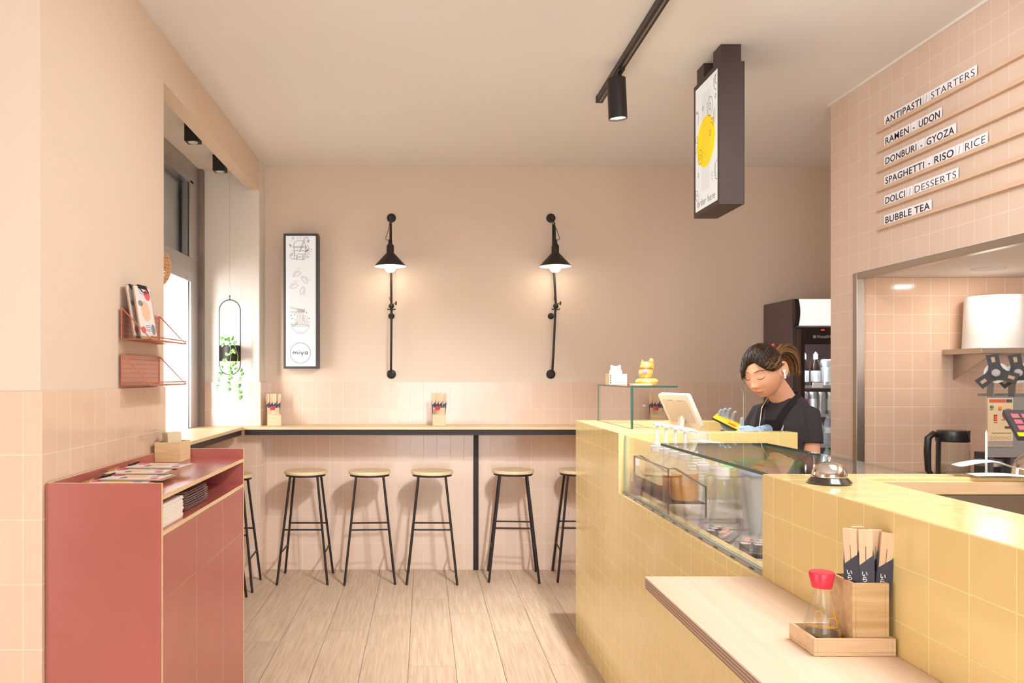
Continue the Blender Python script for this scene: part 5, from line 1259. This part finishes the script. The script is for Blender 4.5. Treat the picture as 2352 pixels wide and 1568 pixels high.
# steel bowl
# receipts on a spike, on the yellow strip
spk = thing('receipt_spike', 'white receipt spike standing on the yellow return of the counter', 'spike', (1.392, 1.982, 1.1955))
MB().lathe([(0, 0), (.022, 0), (.021, .004), (.004, .005), (.0028, .01), (.0026, .105), (0, .112)], (1.392, 1.982, 1.1955), 16).build('spike', whitep, spk)
rcp = mat('receipt_paper', '#F3EEE8', .8)
def receipt(label, pts, w, seed):
    rd = random.Random(seed); a = MB(); n_ = len(pts)
    vs = []
    for (x, y, z) in pts: vs += [(x, y - w / 2, z - .004), (x, y, z), (x + .006, y + w / 2, z - .003)]
    fs = [(i * 3 + j, (i + 1) * 3 + j, (i + 1) * 3 + j + 1, i * 3 + j + 1) for i in range(n_ - 1) for j in range(2)]
    a.add(vs, fs)
    tag(a.build('receipt', rcp, mods=(lambda o: setattr(o.modifiers.new('thick', 'SOLIDIFY'), 'thickness', .0004), lambda o: setattr(o.modifiers.new('round', 'SUBSURF'), 'render_levels', 2))), label, 'receipt', 'receipts on the spike')
receipt('curved receipt hanging high on the spike', [(1.305, 1.975, 1.222), (1.34, 1.975, 1.231), (1.38, 1.978, 1.2355), (1.41, 1.978, 1.2345), (1.45, 1.975, 1.218), (1.50, 1.97, 1.205)], .055, 1)
receipt('receipt lying lowest at the foot of the spike', [(1.325, 1.95, 1.204), (1.35, 1.955, 1.2045), (1.40, 1.955, 1.2055), (1.44, 1.945, 1.2035), (1.475, 1.925, 1.1985)], .06, 2)
# steel dome lamp / bowl edge at the right picture edge
bw = thing('steel_bowl', 'upturned steel bowl at the right end of the yellow return', 'bowl', (1.512, 1.985, 1.1955))
MB().lathe([(.044, 0), (.046, 0), (.045, .018), (.038, .036), (.022, .05), (0, .054), (0, .052), (.02, .048), (.036, .034), (.043, .017)], (1.512, 1.985, 1.1957), 32).build('bowl', mat('polished_steel', '#C9C0B4', .15, 1.0), bw)
# ================================================================ THE PERSON AT THE REGISTER
ps = thing('person', 'person in a black t-shirt with tied back brown hair looking down at a phone', 'person', (1.735, 3.87, 0))
skin = mat('skin', '#E2A887', .48, spec=.35, sss=.08)
shirt = mat('black_tshirt', '#3B3639', .85, spec=.2, var=.1, vscale=30, bump=.25, bscale=22)
apr = mat('black_apron', '#241F22', .8, spec=.2)
glove = mat('blue_glove', '#8DA3B5', .45, spec=.4, bump=.3, bscale=120)
hairm = mat('dark_brown_hair', '#2C1D15', .5, spec=.3, var=.35, vscale=40)
hairl = mat('light_brown_hair', '#8A6238', .5, spec=.3, var=.3, vscale=50)
hairx = mat('mid_brown_hair', '#442C1C', .5, spec=.3, var=.3, vscale=50)
YAW = R(-60)
TM = Matrix.Translation((1.735, 3.87, 0)) @ Matrix.Rotation(YAW, 4, 'Z')     # torso frame: -Y is the chest, +X her left
def T_(x, y, z): return TM @ Vector((x, y, z))
def ell(cx, cy, z, rx, ry, n=28, p=2.3):
    out = []
    for k in range(n):
        a = 2 * math.pi * k / n; c, s = math.cos(a), math.sin(a)
        out.append(T_(cx + rx * math.copysign(abs(c) ** (2 / p), c), cy + ry * math.copysign(abs(s) ** (2 / p), s), z))
    return out
# head frame
HC = Vector((1.612, 3.800, 1.463))
HS = 1.09
HM = Matrix.Translation(HC) @ Matrix.Rotation(R(-52), 4, 'Z') @ Matrix.Rotation(R(20), 4, 'X') @ Matrix.Rotation(R(-4), 4, 'Y') @ Matrix.Scale(HS, 4)
def H_(x, y, z): return HM @ Vector((x, y, z))
def head_r(d):
    """point of the head surface in direction d (local: -y face, +z crown)"""
    x, y, z = d
    rx, ry, rz = .073, .092, .112
    if y > 0: ry = .094
    t = 1 / math.sqrt((x / rx) ** 2 + (y / ry) ** 2 + (z / rz) ** 2)
    X, Y, Z = x * t, y * t, z * t
    if Z < 0:                                   # jaw narrows to the chin, the nape goes in
        k = min(1, -Z / .112)
        X *= 1 - .22 * k ** 2.2
        if Y > 0: Y *= 1 - .45 * k ** 1.2
        else: Y = Y * (1 - .02 * k) - .012 * k * max(0, -y) * (1 - abs(x))
    if Y < 0 and Z > .03: Y *= 1 - .06 * (Z - .03) / .08
    def g(cx, cz, sx, sz): return math.exp(-((X - cx) / sx) ** 2 - ((Z - cz) / sz) ** 2) if Y < 0 else 0
    dY = 0
    dY -= .019 * g(0, -.034, .0105, .012)       # nose tip
    dY -= .010 * g(0, -.012, .0085, .022)       # bridge
    dY -= .006 * g(.011, -.037, .007, .007) + .006 * g(-.011, -.037, .007, .007)
    dY += .008 * (g(.031, .008, .017, .011) + g(-.031, .008, .017, .011))   # eye sockets
    dY -= .0055 * (g(.031, .004, .014, .007) + g(-.031, .004, .014, .007))  # lowered lids
    dY -= .003 * g(0, .026, .05, .012)
    dY -= .006 * (g(.038, -.028, .022, .02) + g(-.038, -.028, .022, .02))   # cheeks
    dY -= .0055 * g(0, -.062, .017, .006) + .0055 * g(0, -.074, .015, .006)
    dY += .003 * g(0, -.068, .02, .0025)
    dY += .0035 * g(0, -.084, .02, .005)
    dY -= .006 * g(0, -.100, .018, .012)
    return Vector((X, Y + dY, Z))
def face_pt(x, z):
    """surface point of the face at local x, z"""
    lo = None
    for i in range(60):
        y = -.02 - .10 * i / 59
        p = head_r(Vector((x, y, z)).normalized())
        e = (p.x - x) ** 2 + (p.z - z) ** 2
        if lo is None or e < lo[0]: lo = (e, p)
    return lo[1]
hb_ = MB(); rows = []
NLAT, NLON = 80, 96
for i in range(1, NLAT):
    th = math.pi * i / NLAT; ring_ = []
    for k in range(NLON):
        a = 2 * math.pi * k / NLON
        p = head_r(Vector((math.sin(th) * math.cos(a), math.sin(th) * math.sin(a), -math.cos(th)))); ring_.append(HM @ p)
    rows.append(ring_)
hb_.rings(rows, True)
# ears
for sx in (-1, 1):
    E0 = Matrix.Translation((sx * .0775, .020, -.003)) @ Matrix.Rotation(R(-sx * 24), 4, 'Z') @ Matrix.Rotation(R(-10), 4, 'X')
    hb_.tube([HM @ (E0 @ Vector((sx * .003, .018 * math.cos(a) + .002, .031 * math.sin(a)))) for a in [2 * math.pi * k / 20 for k in range(20)]], .0060, 8, closed=True)
    hb_.ball(tuple(HM @ (E0 @ Vector((0, .004, 0)))), (.006, .014, .022), 12, 8, rot=(HM.to_3x3() @ E0.to_3x3()))
# neck, torso, arms, legs: overlapping closed pieces fused into one skin
neck_b = T_(0, .03, 1.30); head_b = H_(0, .035, -.045)
hb_.tube([T_(0, .035, 1.22), neck_b, (neck_b + head_b) / 2 + Vector((.004, .004, 0)), head_b], [.075, .060, .055, .052], 24)
TOR = [(.0, .0, .86, .150, .105), (.0, .0, .95, .142, .098), (.0, .0, 1.05, .130, .090), (.0, -.005, 1.15, .143, .100), (.0, .0, 1.21, .145, .098), (.0, .012, 1.265, .128, .084), (.0, .026, 1.315, .088, .064), (.0, .032, 1.350, .058, .050)]
hb_.rings([ell(*t) for t in TOR])
SHL, SHR = T_(.136, .012, 1.252), T_(-.136, .012, 1.252)
EL, ER = Vector((1.805, 3.725, 1.02)), Vector((1.590, 4.06, 1.03))
WL, WR = Vector((1.590, 3.775, 1.165)), Vector((1.435, 3.890, 1.135))
hb_.tube([T_(.085, .015, 1.262), SHL, SHL.lerp(EL, .35), SHL.lerp(EL, .75), EL, EL.lerp(WL, .3), EL.lerp(WL, .75), WL], [.044, .041, .040, .038, .036, .036, .029, .024], 18)
hb_.tube([T_(-.085, .015, 1.262), SHR, SHR.lerp(ER, .35), SHR.lerp(ER, .75), ER, ER.lerp(WR, .3), ER.lerp(WR, .75), WR], [.044, .041, .040, .038, .036, .036, .029, .024], 18)
for sx in (-1, 1): hb_.tube([T_(sx * .075, 0, .90), T_(sx * .085, 0, .75), T_(sx * .09, -.01, .50), T_(sx * .09, .01, .28), T_(sx * .09, .02, .075)], [.088, .082, .056, .050, .036], 18)
def fuse(vox, sm=0, it=0):
    def f(o):
        r = o.modifiers.new('fuse', 'REMESH'); r.mode = 'VOXEL'; r.voxel_size = vox; r.use_smooth_shade = True
        if it: s = o.modifiers.new('soft', 'SMOOTH'); s.factor = sm; s.iterations = it
    return f
body = hb_.build('body', skin, ps, mods=(fuse(.0029, .5, 2),))

# ---- clothing
sb = MB()
SH_ = [(.0, .0, .78, .162, .120), (.0, .0, .90, .158, .115), (.0, .0, 1.0, .148, .108), (.0, -.002, 1.08, .144, .106), (.0, -.006, 1.15, .152, .115), (.0, .0, 1.21, .156, .112), (.0, .012, 1.265, .140, .098), (.0, .025, 1.312, .103, .078), (.0, .030, 1.336, .080, .066)]
sb.rings([ell(*t) for t in SH_])
for S_, E_2, sx in ((SHL, EL, 1), (SHR, ER, -1)):
    d_ = (E_2 - S_)
    sb.tube([T_(sx * .06, .018, 1.272), S_ + Vector((0, 0, .002)), S_.lerp(E_2, .25), S_.lerp(E_2, .45), S_.lerp(E_2, .54)], [.050, .051, .050, .052, .054], 22)
sb.build('tshirt', shirt, ps, mods=(fuse(.005, .5, 4),))
tr_ = MB().rings([ell(0, 0, z, a, b_) for z, a, b_ in ((.80, .155, .115), (.88, .158, .115), (.95, .152, .108))])
for sx in (-1, 1): tr_.tube([T_(sx * .075, 0, .86), T_(sx * .088, 0, .70), T_(sx * .092, -.005, .48), T_(sx * .092, .008, .26), T_(sx * .092, .015, .06)], [.094, .094, .075, .068, .064], 18)
tr_.build('trousers', apr, ps, mods=(fuse(.008, .5, 2),))
for sx in (-1, 1):
    MB().rings([[T_(sx * .092 + a * w_, b_ * L_ - .05, z) for a, b_ in ((1, -.6), (.75, -1), (-.75, -1), (-1, -.6), (-.9, .8), (-.5, 1), (.5, 1), (.9, .8))] for z, w_, L_ in ((.001, .042, .125), (.03, .044, .128), (.075, .036, .09))]).build('shoe', mat('shoe_black', '#262222', .6), ps, bevel=.004)
# apron bib and its neck strap
bib = MB(); rws = []
for (z, hw) in ((.80, .15), (.95, .145), (1.05, .135), (1.12, .115), (1.19, .085), (1.235, .066)):
    row = []
    for k in range(9):
        x = -hw + 2 * hw * k / 8
        i = max(j for j in range(len(SH_)) if SH_[j][2] <= z); a, c = SH_[i], SH_[min(i + 1, len(SH_) - 1)]
        f_ = (z - a[2]) / max(c[2] - a[2], 1e-6); rx, ry, cy = [a[q] + (c[q] - a[q]) * f_ for q in (3, 4, 1)]
        row.append(T_(x, cy - ry * max(0, 1 - abs(x / rx) ** 2.3) ** (1 / 2.3) - .010, z))
    rws.append(row)
vs = [p for r in rws for p in r]
bib.add(vs, [(i * 9 + j, i * 9 + j + 1, (i + 1) * 9 + j + 1, (i + 1) * 9 + j) for i in range(len(rws) - 1) for j in range(8)])
thick = lambda t: (lambda o: setattr(o.modifiers.new('thick', 'SOLIDIFY'), 'thickness', t))
ap = bib.build('apron', apr, ps, mods=(thick(.004), lambda o: setattr(o.modifiers.new('round', 'SUBSURF'), 'render_levels', 2)))
def strap(pts, wid, name, m, par, t=.003):
    """flat band lying on the body: pts = (point, outward normal)"""
    L_ = []; 
    for i, (p, nrm) in enumerate(pts):
        a = pts[max(i - 1, 0)][0]; c = pts[min(i + 1, len(pts) - 1)][0]
        d_ = (c - a).normalized(); s_ = d_.cross(nrm).normalized() * wid / 2
        L_.append((p + s_, p - s_))
    vs = [q for pr_ in L_ for q in pr_]
    return MB().add(vs, [(2 * i, 2 * i + 1, 2 * i + 3, 2 * i + 2) for i in range(len(L_) - 1)]).build(name, m, par, mods=(thick(t), lambda o: setattr(o.modifiers.new('round', 'SUBSURF'), 'render_levels', 2)))
zx = Vector((0, 0, 1))
def tn(x, y, z): return (TM.to_3x3() @ Vector((x, y, z))).normalized()
for sx in (1, -1):
    strap([(T_(sx * .046, -.122, 1.17), tn(0, -1, .1)), (T_(sx * .054, -.114, 1.225), tn(0, -1, .1)), (T_(sx * .066, -.094, 1.265), tn(sx * .2, -1, .5)), (T_(sx * .078, -.050, 1.312), tn(sx * .5, -.6, .8)), (T_(sx * .075, .010, 1.343), tn(sx * .9, -.2, .7)), (T_(sx * .058, .060, 1.352), tn(sx * .9, .5, .5)), (T_(sx * .02, .086, 1.354), tn(sx * .3, 1, .2)), (T_(0, .089, 1.354), tn(0, 1, .2))], .034, 'apron_strap', apr, ps)
# lanyard cords
cordm = mat('beige_cord', '#D9C2A0', .7)
MB().tube([T_(-.045, -.035, 1.352), T_(-.052, -.085, 1.29), T_(-.038, -.122, 1.20), T_(-.022, -.124, 1.10), T_(-.018, -.121, 1.0)], .0022, 6).tube([T_(.0, -.112, 1.205), T_(-.004, -.126, 1.18), T_(-.016, -.124, 1.12), T_(-.018, -.121, 1.0)], .0022, 6).build('lanyard', cordm, ps)
# small white mark on the chest
em = MB(); c0 = T_(.082, -.1165, 1.195); ex, ey = tn(1, .25, 0), tn(.30, 0, .95)
for pts in ([(-.004, -.012), (-.0005, .012)], [(.004, -.012), (.0005, .012)], [(-.0035, -.003), (.0035, -.003)], [(0, .010), (0, .019)]):
    em.tube([c0 + ex * a * 1.1 + ey * b_ for a, b_ in pts], .0011, 6)
em.build('chest_mark', mat('white_thread', '#EDEAE6', .7), ps)

# ---- face details
lip = mat('lip_pink', '#C9706A', .4); lash = mat('lash_dark', '#2A1A16', .6); brow = mat('brow_brown', '#7A5A49', .8)
lm = MB()
def surf(x, z, off=.0006):
    p = face_pt(x, z); return HM @ (p + Vector((0, -off, 0)))
lm.tube([surf(x, -.0655 + .0025 * math.cos(x / .02 * 1.5) - .0012 * math.exp(-(x / .004) ** 2), .0003) for x in [-.021 + .0042 * k for k in range(11)]], [.0008, .0022, .003, .0034, .0032, .0027, .0032, .0034, .003, .0022, .0008], 8)
lm.tube([surf(x, -.0735 - .003 * math.cos(x / .018 * 1.5), .0003) for x in [-.018 + .0036 * k for k in range(11)]], [.0008, .0024, .0034, .0042, .0046, .0048, .0046, .0042, .0034, .0024, .0008], 8)
lm.build('lips', lip, ps)
ml = MB().tube([surf(x, -.0690 + .0008 * math.sin(x * 90) ** 2, .0026) for x in [-.022 + .0044 * k for k in range(11)]], .0007, 6); ml.build('mouth_line', mat('mouth_dark', '#7A3B38', .6), ps)
el_ = MB(); bw_ = MB(); ns = MB()
for sx in (-1, 1):
    el_.tube([surf(sx * x, z, .0008) for x, z in ((.0165, -.0025), (.022, -.0055), (.029, -.0075), (.036, -.0068), (.042, -.0035), (.0465, .0005))], [.0005, .0012, .0014, .0015, .0014, .0005], 6)
    bw_.tube([surf(sx * x, z, .0003) for x, z in ((.012, .0255), (.022, .0285), (.033, .0300), (.043, .0275), (.052, .0225))], [.0016, .0030, .0030, .0025, .0008], 8)
    ns.ball(tuple(surf(sx * .0062, -.0425, -.001)), (.0028, .0028, .002), 8, 6)
el_.build('eyelashes', lash, ps); bw_.build('eyebrows', brow, ps)
ns.build('nostrils', mat('nostril', '#8A4E3C', .8), ps)
# earbud on her left ear (towards the camera)
eb = MB(); q0 = H_(.087, .010, -.008)
eb.ball(tuple(q0), .0085, 14, 10); eb.tube([q0 + (HM.to_3x3() @ Vector((.002, -.003, .002))), q0 + (HM.to_3x3() @ Vector((.004, -.012, -.030)))], [.0045, .0042], 10)
eb.build('earbud', M['white'], ps)

# ---- hair: a cap of long strands drawn back to a tie, with a pony tail
TIE = Vector((0, .112, .022))
hr = random.Random(21)
cap = MB(); capv = []; 
def hairline(a):
    """lowest z of the hair for azimuth a (0 = her left, -90deg = face)"""
    c = math.cos(a); s = math.sin(a)
    if s < 0:
        f_ = -s
        return (.074 * f_ ** 3.2 + .002 + .028 * math.exp(-((f_ + .10) / .38) ** 2)) if c > 0 else (.074 * f_ ** 7 - .022 * (1 - f_ ** 7) * min(1, f_ * 1.5))
    return .006 - .062 * s + (.026 * math.exp(-((s - .05) / .28) ** 2) if c > 0 else 0)
rows = []; NL = 72
for i in range(15):
    t = i / 14; ring_ = []
    for k in range(NL):
        a = 2 * math.pi * k / NL
        zmin = hairline(a); el0 = math.asin(max(-.9, min(.97, zmin / .112)))
        e = el0 + (math.pi / 2 - el0) * t * .985
        d_ = Vector((math.cos(e) * math.cos(a), math.cos(e) * math.sin(a), math.sin(e)))
        p = head_r(d_); up_ = .011 * min(1, t * 5 + .25)
        p = p + d_ * (up_ + .0035 * math.sin(a * 23 + i * .6) * min(1, t * 4))
        ring_.append(HM @ p)
    rows.append(ring_)
cap.rings(rows, True)
cap.build('hair', hairm, ps, ang=70)
def strand(mb, p0, d0, p1, r0, r1, lift, n=9):
    pts = []
    for i in range(n):
        t = i / (n - 1); p = p0.lerp(p1, t)
        l_ = p.length; d_ = p.normalized()
        s_ = head_r(d_).length + lift * (1 - t * .4)
        q = d_ * max(s_, l_ if t > .93 else s_) if t < .93 else p
        pts.append(HM @ q)
    mb.tube(pts, [r0 + (r1 - r0) * i / (n - 1) if i else r0 * .6 for i in range(n)], 5)
for nm, m_, cnt in (('hair_strands', hairm, 420), ('hair_strands', hairx, 300), ('hair_strands', hairl, 200)):
    sm_ = MB()
    for _ in range(cnt):
        a = hr.uniform(-math.pi, math.pi)
        if m_ is hairl: a = hr.choice((hr.uniform(-.9, .5), hr.uniform(2.6, 4.0)))
        z0 = hairline(a); el0 = math.asin(max(-.9, min(.97, z0 / .112))); e = el0 + (hr.uniform(0, .35) if m_ is hairl else hr.uniform(0, 1.0) ** 1.5 * 1.2)
        d_ = Vector((math.cos(e) * math.cos(a), math.cos(e) * math.sin(a), math.sin(e)))
        p0 = head_r(d_) + d_ * .009
        strand(sm_, p0, d_, TIE + Vector((hr.uniform(-.012, .012), 0, hr.uniform(-.012, .012))), hr.uniform(.0009, .0016), .0009, hr.uniform(.0105, .0150))
    sm_.build(nm, m_, ps, ang=70)
# fringe strands over the forehead
fr2 = MB()
for x0, x1, z1, r in ((.012, .058, .008, .0018), (.016, .062, .018, .0016), (.006, .050, .0, .0013), (-.006, -.050, -.012, .0018), (-.012, -.058, -.03, .0022), (-.010, -.064, -.01, .0024), (-.002, -.044, .010, .0012)):
    pts = []
    for i in range(9):
        t = i / 8; x = x0 + (x1 - x0) * t ** .8; z = .082 + (z1 - .082) * t ** 1.15
        p = face_pt(x, z) if z < .075 else head_r(Vector((x, -.06, z)).normalized()); d_ = p.normalized(); pts.append(HM @ (p + d_ * (.0065 + .005 * math.sin(math.pi * t))))
    fr2.tube(pts, [r * (1 - .75 * i / 8) for i in range(9)], 6)
fr2.build('fringe', hairx, ps, ang=70)
pt_l, pt_m = MB(), MB()
for i in range(330):
    tgt = pt_l if i % 3 else pt_m
    a, b_ = hr.uniform(-1, 1), hr.uniform(-1, 1)
    L0 = hr.uniform(.75, 1.05)
    p0 = TIE + Vector((a * .010, -.004, b_ * .010))
    P_ = [p0, TIE + Vector((a * .018, .026, .016 + b_ * .012)), TIE + Vector((a * .030, .066 + .008 * b_, .020 + b_ * .020)), TIE + Vector((a * .040, .102 + .012 * b_, -.008 * L0 + b_ * .022)), TIE + Vector((a * .042, .116 + .016 * b_, -.060 * L0 + b_ * .016)), TIE + Vector((a * .034, .112 + .020 * b_, -.112 * L0 - .01 * abs(a)))]
    Q_ = []
    for j in range(len(P_) - 1):
        a0, a1, a2, a3 = P_[max(j - 1, 0)], P_[j], P_[j + 1], P_[min(j + 2, len(P_) - 1)]
        for t in (0, .33, .67): Q_.append(.5 * ((2 * a1) + (a2 - a0) * t + (2 * a0 - 5 * a1 + 4 * a2 - a3) * t * t + (3 * a1 - a0 - 3 * a2 + a3) * t ** 3))
    Q_.append(P_[-1])
    tgt.tube([HM @ p for p in Q_], [.0014 + .0004 * math.sin(math.pi * q / 16) - .0009 * max(0, q - 9) / 7 for q in range(len(Q_))], 4)
pt_l.build('ponytail', hairl, ps, ang=70); pt_m.build('ponytail', hairx, ps, ang=70)
MB().tube([HM @ (TIE + Vector((.017 * math.cos(a), .004 + .003 * math.sin(3 * a), .017 * math.sin(a)))) for a in [2 * math.pi * k / 22 for k in range(22)]], .0046, 8, closed=True).build('hair_tie', mat('tie_beige', '#A98C66', .5, bump=.6, bscale=200), ps)
MB().tube([H_(.050, .098, .005), H_(.054, .104, -.02), H_(.052, .106, -.048), H_(.046, .104, -.066)], .0022, 6).build('hair_clip', M['alu'], ps)
MB().tube([H_(.030, .062, .093), H_(.034, .070, .096), H_(.028, .076, .090)], .006, 8).build('red_clip', mat('clip_red', '#D23B44', .4), ps)

# ---- gloved hands: palm and five bent fingers each, fused
def hand(name, wrist, palm_c, fdir, across, nrm, curls, lens, thumb, sc_=1.0):
    """fdir: finger direction, across: from little finger to index side, nrm: out of the palm"""
    mb = MB(); f_, c_, n_ = fdir.normalized(), across.normalized(), nrm.normalized()
    k0 = palm_c + f_ * .040 * sc_
    mb.tube([wrist - (palm_c - wrist).normalized() * .055, wrist, wrist.lerp(palm_c, .5)], [.031, .0265, .027], 16)
    Rm = Matrix((c_, f_, n_)).transposed()
    mb.ball(tuple(palm_c), (.041 * sc_, .046 * sc_, .0165 * sc_), 18, 12, rot=Rm)
    mb.ball(tuple(palm_c - f_ * .018 + c_ * .012 + n_ * .004), (.026, .032, .018), 14, 10, rot=Rm)
    for i in range(4):
        base = palm_c + f_ * (.034 - .004 * abs(i - 1.4)) * sc_ + c_ * (-.030 + .020 * i) * sc_
        d_ = f_ + c_ * (-.10 + .07 * i); d_.normalize(); p = base; pts = [palm_c + f_ * .012 + c_ * (-.024 + .016 * i), base]; ang = 0
        for s in range(3):
            ang += curls[i][s]
            dd = d_ * math.cos(R(ang)) + n_ * math.sin(R(ang)); p = p + dd * lens[i] * (.45, .32, .23)[s] * sc_; pts.append(p)
        rr_ = .0088 if 0 < i < 3 else (.0076 if i == 0 else .0085)
        mb.tube(pts, [rr_ * 1.15, rr_ * 1.1, rr_ * 1.02, rr_ * .95, rr_ * .8], 10); mb.ball(tuple(p), rr_ * .82, 10, 8)
    tb_, td, tn_ = thumb
    p = palm_c + f_ * tb_[0] + c_ * tb_[1] + n_ * tb_[2]; pts = [palm_c - f_ * .02 + c_ * .016 + n_ * .004, p]
    for q in td: p = p + (f_ * q[0] + c_ * q[1] + n_ * q[2]); pts.append(p)
    mb.tube(pts, [.016, .0125, .0108, .009], 12); mb.ball(tuple(pts[-1]), .0088, 10, 8)
    return mb.build(name, glove, ps, mods=(fuse(.0026, .5, 3),))
# phone: tilted, screen up towards her face
PC = Vector((1.452, 3.815, 1.219))
pu = Vector((.095, -.062, -.054)).normalized()                # long axis, runs down towards her
pn_ = (Vector((.30, -.62, .95)) ); pn_ = (pn_ - pu * pn_.dot(pu)).normalized(); pv = pn_.cross(pu).normalized()
PM = Matrix((pu, pv, pn_)).transposed().to_4x4(); PM.translation = PC
phn = thing('smartphone', 'black smartphone with an orange screen held in gloved hands', 'phone', PC)
MB().prism(rrect(.148, .072, .010), -.0042, .0042).xf(PM).build('case', mat('phone_black', '#262124', .3), phn, bevel=.0012)
scr = MB().prism(rrect(.142, .066, .008), .0043, .0047).xf(PM).build('screen', mat('phone_screen', '#F29A1F', .25, emit='#F5A021', es=.45), phn)
MB().prism(rrect(.04, .02, .006), .0048, .0050).xf(PM @ Matrix.Translation((.02, -.01, 0))).prism(rrect(.03, .016, .004), .0048, .0050).build('app_card', mat('app_red', '#D9562B', .3, emit='#E0602B', es=.3), scr)
# right hand: palm under the phone, fingers up along its far side, thumb rising at the near right
rp_ = PC - pn_ * .0235 + pu * .012
hand('right_glove', WR, rp_, (-pu * .75 + Vector((0, .0, .25)) + pv * .55), (pu * .5 + Vector((.35, .1, 0))), (pn_ * 1.0), [(30, 45, 30), (32, 48, 30), (34, 46, 28), (40, 45, 25)], [.066, .078, .084, .076], ((-.002, .045, .004), [(.014, .010, .024), (.010, -.002, .024)], 0), .95)
# left hand: fingers reaching over the lower end of the phone
lp_ = PC + pu * .118 + Vector((.018, -.004, .010))
hand('left_glove', WL + Vector((.0, .0, .015)), lp_, (PC + pu * .05 + pn_ * .012 - lp_), pv * -1.0, Vector((-.15, .1, -1)), [(8, 22, 18), (6, 20, 18), (6, 18, 15), (8, 16, 12)], [.058, .068, .072, .064], ((.010, .040, -.002), [(.018, .006, .006), (.018, -.004, .006)], 0), .92)
